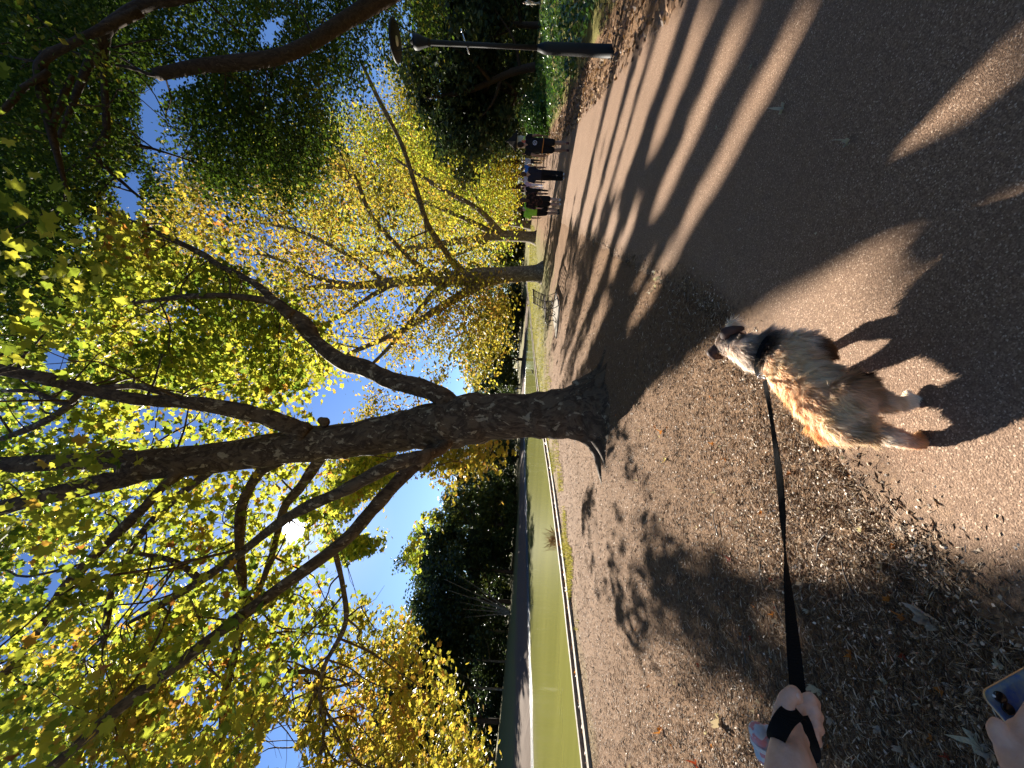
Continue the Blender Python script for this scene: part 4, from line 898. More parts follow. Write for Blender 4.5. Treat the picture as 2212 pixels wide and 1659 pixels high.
bl = leaf_mat('brown_leaves', [(0, (.06, .035, .022)), (.5, (.20, .115, .065)), (.85, (.34, .22, .13)), (1, (.5, .4, .28))], .2, spread=.9)
tag(leaves('leaf_litter', P, .10, RHOMB, bl, None, .9), 'brown dead leaves banked along the right path edge below the ivy', 'leaf litter', kind='stuff')
# shrubs at the lawn edge
for (X, Y, d, h, rad, lab) in ((1165, 262, 24, 1.7, 1.3, 'low green shrub at the lawn edge right of the kiosk'), (1152, 236, 28, 2.2, 1.4, 'taller dark green shrub behind the low one by the lawn'), (1160, 285, 30, 1.8, 1.2, 'light green shrub beyond the roofed kiosk')):
    x, y = pg(X, Y, d); z = float(height(x, y)); o = empty('shrub', (x, y, z), lab, 'shrub', 'shrubs at the lawn edge')
    mb = MB()
    for k in range(5): mb.tube([(x, y, z - .1), (x + R.normal(0, .2), y + R.normal(0, .2), z + h * .5), (x + R.normal(0, .5), y + R.normal(0, .5), z + h * .8)], [.04, .03, .01], 6)
    mb.build('stem', M['bark_dark'], o, True, world=True)
    u = R.normal(size=(60, 3)); u /= np.linalg.norm(u, axis=1)[:, None]; u[:, 2] = np.abs(u[:, 2])
    leaves('foliage', scatter(np.array([x, y, z + .1]) + u * [rad, rad, h * .85] * R.uniform(.5, 1, (60, 1)), 40, .22), .16, DIAM, M['olive_leaf' if 'light' in lab else 'ivy_leaf'], o)

# ------------------------------------------------------------------ fallen leaves one by one
def curled(seed, curl):
    r = np.random.default_rng(seed); th = np.linspace(0, 2 * PI, 25)[:-1]; base = np.interp(np.degrees(th), np.linspace(0, 360, 13), np.r_[RR[[3, 2, 1, 0, 11, 10, 9, 8, 7, 6, 5, 4]], RR[3]]); base = base * np.interp(np.arange(24), np.arange(0, 25, 2), r.uniform(.75, 1.15, 13)) * r.uniform(.93, 1.05, 24)
    V = [(0, 0, 0)]; p1, p2 = r.uniform(0, 6, 2)
    for q in (.35, .7, 1.):
        for t, b in zip(th, base):
            k = b * q * .6; V.append((k * math.cos(t), k * math.sin(t), curl * (k * 1.6) ** 2 * (1 + .8 * math.cos(2 * t + p1)) + .08 * q * math.sin(3 * t + p2) + .05 * math.sin(7 * t + 9 * q) * q + .03 * r.normal()))
    f3 = np.array([(0, 1 + i, 1 + (i + 1) % 24) for i in range(24)]); f4 = np.array([(1 + a * 24 + i, 25 + a * 24 + i, 25 + a * 24 + (i + 1) % 24, 1 + a * 24 + (i + 1) % 24) for a in (0, 1) for i in range(24)])
    V = np.array(V); V = np.concatenate([V, np.array([(0, -.07, 0.0), (.02, -.07, 0.01), (.05, -.75, .08), (.03, -.76, .08)])]); f4 = np.concatenate([f4, [[73, 74, 75, 76]]])
    return mesh('fallen_leaf', V, [f3, f4], True)
LM = {}
for nme, st in (('pale', [(0, (.30, .23, .17)), (1, (.55, .46, .37))]), ('orange', [(0, (.35, .10, .02)), (1, (.52, .22, .04))]), ('yellow', [(0, (.42, .32, .03)), (1, (.55, .42, .06))]), ('red', [(0, (.22, .03, .015)), (1, (.36, .07, .03))]), ('cream', [(0, (.42, .37, .25)), (1, (.58, .53, .40))])):
    m = leaf_mat('fallen_' + nme, st, .25, rough=.6); t = NT(m); t.bump(t.noise(t.coord((1, 1, 1), True), 9, 3), .5, .05); LM[nme] = m
LB = {(k, m): None for k in range(3) for m in LM}
for k in range(3):
    for m_ in LM:
        me = curled(k, (.25, .55, .95)[k]); me.materials.append(LM[m_]); LB[k, m_] = me
def fallen(X, Y, px, kind, k, label, group=None, rz=None):
    px = px * .78; p = on_ground(float(X), float(Y)); x, y = float(p[0]), float(p[1]); z = float(height(x, y))
    if inside(PATH, np.array([x]), np.array([y]))[0]: z = .022
    o = bpy.data.objects.new('fallen_leaf', LB[k, kind]); COL.objects.link(o); s = px / F * math.hypot(y, 1.5) * .95
    o.location = (x, y, z + .012); o.scale = (s, s, s); o.rotation_euler = (R.normal(0, .25), R.normal(0, .25), R.uniform(0, 6.28) if rz is None else rz)
    return tag(o, label, 'leaf', group)
for a in ((2003, 1335, 62, 'pale', 2, 'largest pale curled leaf, alone near the path edge'), (1902, 1573, 26, 'pale', 1, 'pale roundish leaf in shade between the two hands'), (1835, 1410, 22, 'orange', 1, 'tan orange curled leaf in the shaded litter below the leash'),
          (1902, 1219, 24, 'pale', 2, 'pale curled leaf with dark shadow in the sunny litter'), (1578, 1209, 20, 'red', 1, 'rust red leaf in the sunny litter above the leash'), (1765, 1484, 34, 'cream', 2, 'cream folded leaf just beside the leash hand'),
          (1555, 1556, 34, 'pale', 2, 'long pinkish curled leaf in sun near the pouch'), (1506, 1652, 26, 'red', 1, 'dark red leaf at the photo edge in sun'), (1440, 991, 18, 'yellow', 1, 'small yellow leaf in the dappled verge near the roots'),
          (1432, 935, 15, 'orange', 1, 'orange leaf in the verge between trunk and dog'), (1413, 922, 12, 'orange', 0, 'small orange leaf nearest the roots in the verge'), (1320, 922, 10, 'orange', 0, 'tiny orange leaf against the tree roots'), (1908, 1468, 20, 'cream', 0, 'greenish cream narrow leaf in the shaded litter'),
          (1430, 1575, 26, 'orange', 1, 'bright orange red leaf in sunny verge at lower left'), (1420, 1600, 22, 'pale', 1, 'pinkish pale leaf beside the bright orange red one'), (1275, 1640, 16, 'orange', 1, 'orange leaf near the kerb at the photo edge'), (2120, 1600, 36, 'cream', 1, 'pale leaf on dark litter beside the hand with the phone'), (2140, 1622, 34, 'pale', 1, 'second pale leaf half hidden by the hand with the phone'),
          (1702, 238, 26, 'cream', 1, 'narrow cream leaf in the middle of the shaded path'), (1843, 311, 28, 'cream', 1, 'plump cream leaf on the dark path near the bright light wedge'), (1632, 146, 14, 'cream', 0, 'small cream leaf on the path nearest the lamp side'), (1517, 650, 16, 'pale', 2, 'pale leaf alone in the trunk shadow at the path edge'),
          (1555, 278, 11, 'cream', 0, 'tiny cream leaf between two light strips on the path'), (1775, 506, 9, 'cream', 0, 'tiny pale fleck leaf on the dark path right of the dog'), (1608, 497, 9, 'pale', 0, 'tiny pale leaf on the path just below the long light strip')):
    fallen(*a)
for X, Y in ((1424, 604), (1428, 612), (1418, 618), (1432, 600), (1412, 626), (1421, 590), (1404, 634), (1436, 609)):
    fallen(X, Y, 12, 'cream', int(R.integers(0, 3)), 'cream leaf in the sunlit cluster where verge meets path', 'sunlit leaves at the path edge')
q = in_poly(VERGE, 400); q = q[(q[:, 0] > 1330) & ~((q[:, 0] > 1560) & (q[:, 0] < 2030) & (q[:, 1] > 690) & (q[:, 1] < 980))][:150]
for X, Y in q: fallen(X, Y, R.uniform(8, 17) * (.5 + (X - 1200) / 1100), ('pale', 'cream', 'pale', 'pale', 'orange')[int(R.integers(0, 5))] if R.random() < .93 else 'red', int(R.integers(0, 3)), 'small dry leaf among many scattered over the trodden verge', 'dry leaves strewn on the verge')
# twigs
tw_m = mat('twig_bark', (.09, .065, .045), .8)
for k, (X, Y, L) in enumerate(((1775, 1180, .16), (1650, 1245, .14), (1610, 1390, .2), (1690, 1330, .12), (1830, 1245, .15), (1545, 1130, .18))):
    p = on_ground(float(X), float(Y)); a = R.uniform(0, 6); d = np.array([math.cos(a), math.sin(a), 0]); z = float(height(p[0], p[1])) + .012
    P = spline([p - d * L / 2 + [0, 0, z], p + [.01, .012, z + .006], p + d * L / 2 + [0, 0, z]], 4)
    tag(MB().tube(P, np.linspace(.005, .002, len(P)), 6).build('twig', tw_m, None, True), 'thin dark twig lying in the verge litter', 'twig', 'twigs in the litter')
# ------------------------------------------------------------------ the dog
dog = empty('dog', (.03, 1.55, 0), 'small fluffy cream, white and brown dog walking away on the leash', 'dog')
W_ = lambda X, Y, h: EYE + ray(float(X), float(Y)) * ((h - 1.5) / ray(float(X), float(Y))[2])
hips = np.array([-.035, 1.455, .30]); chest = np.array([.175, 1.735, .295]); neck = np.array([.205, 1.83, .37]); head = np.array([.265, 1.945, .425])
ax = (chest - hips); ax[2] = 0; ax /= np.linalg.norm(ax); sx = np.array([ax[1], -ax[0], 0])     # sx = the dog's right
hx = np.array([.80, .58, -.22]); hx /= np.linalg.norm(hx); hs = np.array([hx[1], -hx[0], 0]); hs /= np.linalg.norm(hs); hu = np.cross(hs, hx)
b = MB(); Z = lambda v: np.array([0, 0, v])
b.chain([(hips - ax * .05 + Z(-.01), .076), (hips + ax * .06, .085), ((hips + chest) / 2 + Z(.0), .091), (chest - ax * .02 + Z(-.005), .099), (chest + ax * .07 + Z(.01), .085), (neck, .068), (neck * .45 + head * .55, .06), (head, .062)], 16)
b.chain([(chest + Z(-.04), .085), ((hips + chest) / 2 + Z(-.035), .078)], 14)
b.chain([(head, .060), (head + hx * .06 - hu * .008, .042), (head + hx * .115 - hu * .02, .027), (head + hx * .135 - hu * .02, .022)], 12)
PAW = dict(hl=np.array([-.135, 1.38, .018]), hr=np.array([.01, 1.405, .05]), fr=np.array([.235, 1.845, .018]), fl=np.array([.10, 1.80, .018]))
hipL = hips - sx * .06 + Z(-.02); hipR = hips + sx * .06 + Z(-.02)
def leg(p, r): b.chain([(np.asarray(q), t) for q, t in zip(p, r)], 12)
leg([hipL, hipL + ax * .05 - sx * .015 + Z(-.10), PAW['hl'] + ax * .035 + Z(.115), PAW['hl'] + Z(.035) + ax * .0, PAW['hl'] + ax * .03], (.064, .046, .029, .023, .021))
leg([hipR, hipR + ax * .07 + Z(-.10), PAW['hr'] - ax * .02 + Z(.12), PAW['hr'] + Z(.03) - ax * .01, PAW['hr'] + ax * .015 + Z(-.02)], (.068, .05, .026, .020, .019))
sR = chest + sx * .065 + Z(-.03); sL = chest - sx * .065 + Z(-.03)
leg([sR, sR - ax * .03 + Z(-.10), PAW['fr'] - ax * .01 + Z(.10), PAW['fr'] + Z(.02), PAW['fr'] + ax * .03], (.058, .036, .022, .019, .019))
leg([sL, sL - ax * .03 + Z(-.10), PAW['fl'] - ax * .02 + Z(.10), PAW['fl'] + Z(.02), PAW['fl'] + ax * .03], (.058, .036, .022, .019, .019))
for q in ('hl', 'hr', 'fr', 'fl'):
    for s in (-1, 0, 1): b.capsule(PAW[q] + ax * .03 + sx * .012 * s + Z(-.004), .010, PAW[q] + ax * .048 + sx * .013 * s + Z(-.008), .008, 8)
tail0 = hips - ax * .115 + Z(.03); b.chain([(hips - ax * .08 + Z(.04), .035), (tail0, .026), (tail0 - ax * .035 + sx * .015 + Z(-.05), .018)], 10)
ANCH = []
def an(p, c, w=1.): ANCH.append((np.asarray(p, float), c, w))
CREAM = (.84, .69, .53); WHITE = (.86, .82, .77); TAN = (.70, .43, .21); RUST = (.52, .25, .09); BROWN = (.07, .026, .014); DARK = (.03, .014, .009); BUFF = (.87, .75, .61)
an(hips + ax * .02 + Z(.09), CREAM); an(hips - ax * .05 + Z(.05), BUFF); an(hips - ax * .13 + Z(-.03), (.58, .48, .33)); an((hips + chest) / 2 + Z(.10), CREAM); an((hips + chest) / 2 + sx * .07 + Z(.06), BUFF); an((hips + chest) / 2 + sx * .10 + Z(-.04), (.60, .52, .38))
an((hips + chest) / 2 - sx * .09 + Z(.03), TAN); an((hips + chest) / 2 - sx * .10 + Z(-.03), RUST); an(hips - sx * .09 + Z(-.01), TAN); an(hipL - sx * .05 + Z(-.05), RUST); an(hipL - sx * .02 - ax * .03 + Z(-.08), CREAM)
an(hipL + ax * .01 - sx * .03 + Z(-.15), WHITE); an(PAW['hl'] + Z(.10), WHITE); an(PAW['hl'] + sx * .02 + Z(.06), TAN); an(PAW['hl'] + ax * .03, (.4, .28, .17))
an(hipR + sx * .04 + Z(-.07), (.5, .33, .18)); an(hipR + ax * .08 + sx * .03 + Z(-.11), BROWN, .8); an(hipR - ax * .03 + Z(-.08), BUFF, 1.2); an(PAW['hr'] + Z(.11), BUFF); an(PAW['hr'] + Z(.02), WHITE)
an(chest + sx * .08 + Z(.03), BUFF); an(chest + sx * .09 + ax * .03 + Z(-.02), WHITE); an(chest - ax * .05 + Z(.10), BUFF); an(sR + Z(-.05), (.2, .11, .05)); an(PAW['fr'] + Z(.09), WHITE); an(PAW['fr'] + Z(.02), WHITE); an(PAW['fl'] + Z(.05), WHITE)
an(chest + ax * .05 + Z(.09), DARK, 1.25); an(chest + ax * .07 - sx * .03 + Z(.08), BROWN); an(chest + ax * .05 - sx * .09 + Z(.03), BROWN); an(chest + ax * .055 + sx * .04 + Z(.09), DARK)
an(neck + Z(.06), WHITE, 1.2); an(neck - sx * .06 + Z(.03), WHITE); an(neck - sx * .08 + Z(-.03), WHITE); an(neck + sx * .06 + Z(.03), (.62, .58, .55)); an(neck * .5 + head * .5 + hu * .05, WHITE, 1.1); an(chest + ax * .12, WHITE)
an(head + hu * .06, (.74, .68, .62)); an(head + hs * .05 + hu * .03, BROWN, 1.1); an(head - hs * .05 + hu * .03, BROWN, 1.1); an(head + hx * .1 + hu * .02, WHITE)
AP = np.array([a[0] for a in ANCH]); AC = np.array([a[1] for a in ANCH]); AW = np.array([a[2] for a in ANCH])
def coat(P):
    d = np.linalg.norm(P[:, None] - AP[None], axis=2) / AW; w = np.exp(-(d / .034) ** 2 * .5 + (d.min(1)[:, None] / .034) ** 2 * .5); w = w ** 1.5
    return (w[..., None] * AC).sum(1) / w.sum(1)[:, None]
def paint(me, P, f=1.):
    c = np.clip(coat(P) * f * np.array([1.02, .935, .86]), 0, 1); a = me.color_attributes.new('coat', 'FLOAT_COLOR', 'POINT'); a.data.foreach_set('color', np.c_[c, np.ones(len(c))].astype(np.float32).ravel())
def cos_of(me):
    v = np.zeros(len(me.vertices) * 3, np.float32); me.vertices.foreach_get('co', v); return v.reshape(-1, 3).astype(float)
def coat_mat(name, trans):
    m = mat(name, rough=.55, spec=.25); t = NT(m); a = t.new('ShaderNodeVertexColor', layer_name='coat'); g = t.new('ShaderNodeNewGeometry')
    c = t.mix(1., a.outputs[0], t.ramp(g.outputs['Random Per Island'], [(0, G3(.78)), (1, G3(1.15))]), 'MULTIPLY') if trans else a.outputs[0]
    t.color(c)
    if trans:
        tr = t.new('ShaderNodeBsdfTranslucent'); t.l(c, tr.inputs[0]); mx = t.new('ShaderNodeMixShader'); mx.inputs[0].default_value = trans
        t.l(t.bsdf.outputs[0], mx.inputs[1]); t.l(tr.outputs[0], mx.inputs[2]); t.l(mx.outputs[0], t.n['Material Output'].inputs[0])
    return m
body = b.skin('body', coat_mat('dog_skin', 0), dog, .007, 5, world=True, fn=lambda me: paint(me, cos_of(me)))
# coat: each hair a thin tapering blade that follows the lie of the fur
me = body.data; me.calc_loop_triangles(); T = np.zeros(len(me.loop_triangles) * 3, np.int32); me.loop_triangles.foreach_get('vertices', T); T = T.reshape(-1, 3); VV = cos_of(me)
A3, B3, C3 = VV[T[:, 0]], VV[T[:, 1]], VV[T[:, 2]]; nn = np.cross(B3 - A3, C3 - A3); ar = np.linalg.norm(nn, axis=1); nn /= ar[:, None] + 1e-12
n = 90000; j = R.choice(len(T), n, p=ar / ar.sum()); u, v = R.random(n), R.random(n); sw = u + v > 1; u[sw], v[sw] = 1 - u[sw], 1 - v[sw]
P = A3[j] + (B3[j] - A3[j]) * u[:, None] + (C3[j] - A3[j]) * v[:, None]; N = nn[j]
dh = np.linalg.norm(P - head, axis=1); low = np.clip((P[:, 2] - .03) / .2, 0, 1); snout = np.clip(1 - np.linalg.norm(P - (head + hx * .08), axis=1) / .08, 0, 1)
Lh = .010 + .040 * low ** 1.6; Lh = np.where(dh < .075, .018, Lh); Lh = Lh * (1 - .75 * snout)
rr_ = (P - hips) @ ax; Lh = Lh * np.where((rr_ < -.02) & (P[:, 2] > .14), .85, 1.)
pant = (np.abs((P - hipL) @ ax) < .12) & (P[:, 2] > .13) & (P[:, 2] < .24) & (rr_ < .02); Lh = np.where(pant, np.maximum(Lh, .030), Lh); Lh = np.where(np.linalg.norm(P - neck, axis=1) < .10, Lh * 1.15, Lh)
Lh = Lh * R.uniform(.6, 1.25, n)
flow = -ax * .85 + Z(-.55); D = np.where((dh < .09)[:, None], -hx, flow); clump = np.stack([vnoise(P[:, 0] * 60 + 3 * k, P[:, 1] * 60 + P[:, 2] * 47) - .5 for k in range(3)], -1)
D = D - N * np.sum(D * N, 1)[:, None]; D /= np.linalg.norm(D, axis=1)[:, None] + 1e-6
D = D * .80 + N * R.uniform(.25, .55, n)[:, None] + clump * .55 + R.normal(0, .07, (n, 3)); D /= np.linalg.norm(D, axis=1)[:, None]
G = Z(-1.); Sv = np.cross(D, N); Sv /= np.linalg.norm(Sv, axis=1)[:, None] + 1e-6; w = R.uniform(.0007, .0017, n)[:, None]
m1 = P + D * Lh[:, None] * .5 + G * Lh[:, None] * .03; m2 = P + D * Lh[:, None] + (G * .18 + clump * .35) * Lh[:, None]; m2[:, 2] = np.maximum(m2[:, 2], .004)
V = np.stack([P - Sv * w, P + Sv * w, m1 + Sv * w * .8, m2, m1 - Sv * w * .8], 1).reshape(-1, 3)
fm = mesh('fur', V, np.arange(n * 5).reshape(n, 5)); paint(fm, np.repeat(P + R.normal(0, .006, P.shape), 5, 0), 1.2); link('fur', fm, coat_mat('dog_fur', .58), dog, True)
# ears, eyes, nose
earm = mat('ear_leather', (.05, .018, .010), .7)
for s in (-1, 1):
    e0 = head + hs * s * .05 + hu * .042 - hx * .008
    E = MB(); E.chain([(e0 - hs * s * .004, .025), (e0 + hs * s * .028 + hu * .014 - hx * .008, .024), (e0 + hs * s * .050 - hu * .014 - hx * .006, .021), (e0 + hs * s * .056 - hu * .050 + hx * .006, .013)], 10)
    E.skin('ear', earm, dog, .006, 3, world=True)
    MB().capsule(head + hx * .055 + hs * s * .028 + hu * .018, .009, head + hx * .057 + hs * s * .028 + hu * .018, .009, 10).build('eye', M['black_iron'], dog, True, world=True)
MB().capsule(head + hx * .152 - hu * .014, .013, head + hx * .156 - hu * .016, .012, 10).build('nose', M['black_iron'], dog, True, world=True)
# paw pads of the lifted hind foot
pm = mat('paw_pad', (.12, .06, .04), .7); MB().capsule(PAW['hr'] - ax * .012 + Z(-.022), .013, PAW['hr'] + ax * .012 + Z(-.036), .012, 10).build('paw_pad', pm, dog, True, world=True)
# collar
nylon = mat('black_webbing', (.006, .006, .0065), .9, .1); t = NT(nylon); wv = t.new('ShaderNodeTexWave'); wv.inputs['Scale'].default_value = 160; t.l(t.coord((1, 1, 1)), wv.inputs[0]); t.bump(wv.outputs[0], .4, .002)
cc = chest * .45 + neck * .55 + Z(-.0); cn = neck - chest; cn /= np.linalg.norm(cn); c1 = np.cross(cn, [0, 0, 1.]); c1 /= np.linalg.norm(c1); c2 = np.cross(c1, cn)
def band(P, Nrm, w, th):
    P = np.asarray(P); Tn = np.gradient(P, axis=0); Tn /= np.linalg.norm(Tn, axis=1)[:, None]; S = np.cross(Tn, Nrm); S /= np.linalg.norm(S, axis=1)[:, None]; n = len(P)
    Vx = np.stack([P - S * w / 2 - Nrm * th, P + S * w / 2 - Nrm * th, P + S * w / 2 + Nrm * th, P - S * w / 2 + Nrm * th], 1).reshape(-1, 3)
    i = np.arange(n - 1)[:, None] * 4; k = np.arange(4); k2 = (k + 1) % 4; return Vx, np.stack([i + k, i + k2, i + 4 + k2, i + 4 + k], -1).reshape(-1, 4)
a = np.linspace(0, 2 * PI, 33); cr = .098; ring = cc + cr * (np.cos(a)[:, None] * c1 + np.sin(a)[:, None] * c2); rn = np.cos(a)[:, None] * c1 + np.sin(a)[:, None] * c2
mb = MB(); mb.add(*band(ring, rn, .018, .002)); mb.build('collar', nylon, dog, world=True)
clip0 = W_(1643, 812, .405)
mb = MB(); mb.tube(clip0 + np.array([(.011 * math.cos(t_), .006 * math.sin(t_), .011 * math.sin(t_)) for t_ in np.linspace(0, 2 * PI, 16)]), .002, 6); mb.capsule(clip0 + [-.003, -.012, .004], .006, clip0 + [-.010, -.045, .012], .005, 8); mb.build('leash_ring', M['steel'], dog, True, world=True)

# ------------------------------------------------------------------ the leash
pts = np.array([(1650, 822), (1661, 880), (1671, 950), (1681, 1020), (1687, 1090), (1692, 1160), (1698, 1240), (1706, 1330), (1714, 1420), (1722, 1500), (1726, 1540)], float)
inv = np.interp(np.linspace(0, 1, 11), [0, 1], [1 / 1.70, 1 / .56]); s = np.r_[0, np.cumsum(np.linalg.norm(np.diff(pts, axis=0), axis=1))]; s /= s[-1]
q = spline(np.c_[pts, 1 / np.interp(s, [0, 1], [1 / 1.70, 1 / .55])], 8); LP = at(q[:, 0], q[:, 1], q[:, 2]); u = np.linspace(0, 1, len(LP))
tang = np.gradient(LP, axis=0); tang /= np.linalg.norm(tang, axis=1)[:, None]; vd = EYE - LP; vd -= tang * np.sum(vd * tang, 1)[:, None]; vd /= np.linalg.norm(vd, axis=1)[:, None]; sd = np.cross(tang, vd)
ang = np.interp(u, [0, .15, .3, .44, .50, .62, .8, 1], np.radians([35, 60, 40, 58, 78, 120, 165, 180]))
Nr = vd * np.cos(ang)[:, None] + sd * np.sin(ang)[:, None]
mb = MB(); mb.add(*band(LP, Nr, .020, .0013))
# ------------------------------------------------------------------ the arm that holds it
arm = empty('person', at(1725., 1560., .55), 'bare forearm and fist gripping the black leash with its loop round the hand', 'person', 'arms reaching in from the left')
Hk = lambda X, Y, d: at(float(X), float(Y), float(d))
b = MB()
b.chain([(Hk(1692, 1850, .44), .034), (Hk(1704, 1720, .48), .030), (Hk(1706, 1650, .505), .0275), (Hk(1702, 1600, .53), .0205), (Hk(1700, 1575, .54), .0195)], 18)
b.chain([(Hk(1722, 1740, .49), .028), (Hk(1722, 1650, .515), .022), (Hk(1710, 1600, .535), .018)], 16)
b.chain([(Hk(1697, 1580, .54), .0185), (Hk(1703, 1548, .55), .0185), (Hk(1713, 1522, .556), .016)], 14).chain([(Hk(1712, 1590, .54), .0175), (Hk(1727, 1562, .552), .018), (Hk(1735, 1535, .56), .0155)], 14)
b.chain([(Hk(1688, 1566, .535), .0145), (Hk(1691, 1534, .53), .0120), (Hk(1698, 1508, .53), .0104), (Hk(1712, 1495, .533), .0098), (Hk(1718, 1504, .533), .0086)], 12)
FG = [((1730, 1514), (1748, 1505), (1758, 1516), (1746, 1527)), ((1736, 1540), (1756, 1532), (1764, 1544), (1750, 1553)), ((1738, 1565), (1759, 1559), (1766, 1572), (1751, 1580)), ((1738, 1588), (1757, 1586), (1763, 1600), (1749, 1608))]
for k, f in enumerate(FG):
    d0 = .548 - .003 * k; rk = (.0078, .0082, .0079, .0068)[k]
    b.chain([(Hk(*f[0], d0 + .004), rk + .001), (Hk(*f[1], d0 - .002), rk), (Hk(*f[2], d0 + .010), rk * .95), (Hk(*f[3], d0 + .026), rk * .85)], 12)
skm = mat('forearm_skin', rough=.5, spec=.4); t = NT(skm); v = t.coord((1, 1, 1), True); t.color(t.ramp(t.noise(v, 55, 5, .6), [(.3, (.52, .30, .22)), (.7, (.64, .40, .31))])); t.bump(t.noise(v, 260, 3), .25, .002)
t.bsdf.inputs['Subsurface Weight'].default_value = .15; t.bsdf.inputs['Subsurface Radius'].default_value = (.01, .004, .002); t.bsdf.inputs['Subsurface Scale'].default_value = .5
b.skin('body', skm, arm, .0024, 3, world=True)
# nails
nail = mat('nail', (.62, .40, .33), .3)
MB().capsule(Hk(1719.5, 1500, .527), .0046, Hk(1720, 1504, .527), .0042, 8).build('nail', nail, arm, True, world=True)
# loop of the leash over the back of the hand and round the wrist
lp = spline(np.array([(1726, 1540, .535), (1718, 1532, .523), (1702, 1542, .516), (1690, 1556, .512), (1678, 1578, .516), (1672, 1600, .53), (1680, 1612, .56), (1705, 1600, .585), (1728, 1580, .582), (1738, 1560, .565), (1734, 1545, .55)]), 6)
LPp = at(lp[:, 0], lp[:, 1], lp[:, 2]); ctr = Hk(1706, 1570, .545); rn = LPp - ctr; rn /= np.linalg.norm(rn, axis=1)[:, None]; mb.add(*band(LPp, rn, .022, .0013))
lp = spline(np.array([(1728, 1545, .535), (1736, 1562, .533), (1743, 1585, .53), (1752, 1612, .53), (1752, 1628, .55), (1735, 1622, .57)]), 6); LPp = at(lp[:, 0], lp[:, 1], lp[:, 2]); rn = np.broadcast_to((EYE - ctr) / np.linalg.norm(EYE - ctr), LPp.shape) ; mb.add(*band(LPp, rn, .018, .0013))
tag(mb.build('leash', nylon), 'black webbing leash twisting from the dog collar to the fist', 'leash')
# pouch
po = empty('pouch', Hk(1643, 1600, .60), 'small pink and pale blue patterned pouch beside the wrist with the leash', 'pouch')
pmat = mat('pouch_cloth', rough=.6); t = NT(pmat); t.color(t.ramp(t.noise(t.coord((1, 1, 1), True), 55, 2, .5), [(.40, (.42, .52, .62)), (.52, (.55, .60, .66)), (.56, (.62, .20, .22)), (.72, (.30, .42, .52))]))
e1 = Hk(1643, 1637, .60) - Hk(1643, 1568, .60); e1 /= np.linalg.norm(e1); e2 = Hk(1665, 1600, .60) - Hk(1622, 1600, .60); e2 /= np.linalg.norm(e2); c0 = np.array(Hk(1643, 1602, .60))
MB().chain([(c0 - e1 * .018 - e2 * .006, .013), (c0 - e1 * .0 + e2 * .004, .017), (c0 + e1 * .018 + e2 * .006, .015)], 14).chain([(c0 - e1 * .016 + e2 * .010, .011), (c0 + e1 * .016 + e2 * .013, .013)], 12).skin('body', pmat, po, .003, 2, world=True)
a = np.linspace(0, 2 * PI, 25); n3 = np.cross(e1, e2)
rg = c0 + e1 * .0 + e2 * .006 + .0195 * (np.cos(a)[:, None] * e2 + np.sin(a)[:, None] * n3); MB_ = MB(); MB_.add(*band(rg, (rg - c0 - e2 * .006) / .0195, .006, .001)); MB_.build('zip_band', white, po, world=True)
MB().capsule(c0 + e2 * .006 - n3 * -.021, .003, c0 + e2 * .012 + n3 * .022, .003, 8).build('zip_pull', M['steel'], po, True, world=True)
MB().tube(spline([c0 - e1 * .02 + e2 * .02, c0 - e1 * .01 + e2 * .034, c0 + e1 * .01 + e2 * .032, c0 + e1 * .012 + e2 * .018], 5), .003, 8).build('clip', M['black_iron'], po, True, world=True)

# ------------------------------------------------------------------ the other hand, holding a phone
hand2 = empty('person', Hk(2195, 1610, .42), 'bare hand at the corner, thumb and finger round a grey blue phone', 'person', 'arms reaching in from the left')
b = MB()
b.chain([(Hk(2275, 1740, .38), .026), (Hk(2225, 1665, .405), .024), (Hk(2203, 1625, .42), .022), (Hk(2208, 1585, .43), .016)], 16).chain([(Hk(2270, 1660, .40), .024), (Hk(2235, 1590, .43), .018)], 14)
b.chain([(Hk(2200, 1640, .415), .019), (Hk(2176, 1612, .42), .0125), (Hk(2156, 1592, .425), .0098), (Hk(2148, 1574, .428), .0092), (Hk(2150, 1562, .43), .0080)], 12)
b.chain([(Hk(2205, 1592, .425), .013), (Hk(2220, 1552, .43), .0105), (Hk(2236, 1520, .435), .0095), (Hk(2252, 1494, .44), .0085)], 12)
for k in range(3): b.chain([(Hk(2235 + 12 * k, 1600 - 6 * k, .43), .012), (Hk(2248 + 14 * k, 1555, .44), .0100), (Hk(2262 + 14 * k, 1525 - 4 * k, .47), .0090), (Hk(2255 + 14 * k, 1515, .49), .0082)], 10)
b.skin('body', skm, hand2, .0032, 3, world=True)
ph = empty('phone', Hk(2180, 1530, .455), 'grey blue speckled phone with two dark round lenses gripped at the corner', 'phone')
c0 = np.array(Hk(2117, 1493, .47)); e1 = np.array(Hk(2182, 1568, .452)) - c0; L = np.linalg.norm(e1); e1 /= L; e2 = np.array(Hk(2215, 1458, .47)) - c0; e2 -= e1 * (e2 @ e1); e2 /= np.linalg.norm(e2); e3 = np.cross(e1, e2)
if e3 @ (EYE - c0) < 0: e3 = -e3
cm = mat('phone_case', rough=.35, spec=.5); t = NT(cm); v = t.coord((1, 1, 1), True); n1 = t.noise(v, 38, 5, .65); c = t.ramp(n1, [(.38, (.02, .06, .22)), (.46, (.07, .11, .18)), (.58, (.15, .16, .15)), (.70, (.08, .07, .17))]); t.color(c)
def rrect(w, h, r, n=6):
    o = []
    for cx, cy, a0 in ((w - r, h - r, 0), (r, h - r, 90), (r, r, 180), (w - r, r, 270)):
        for k in range(n): a = math.radians(a0 + 90 * k / (n - 1)); o.append((cx + r * math.cos(a), cy + r * math.sin(a)))
    return np.array(o)
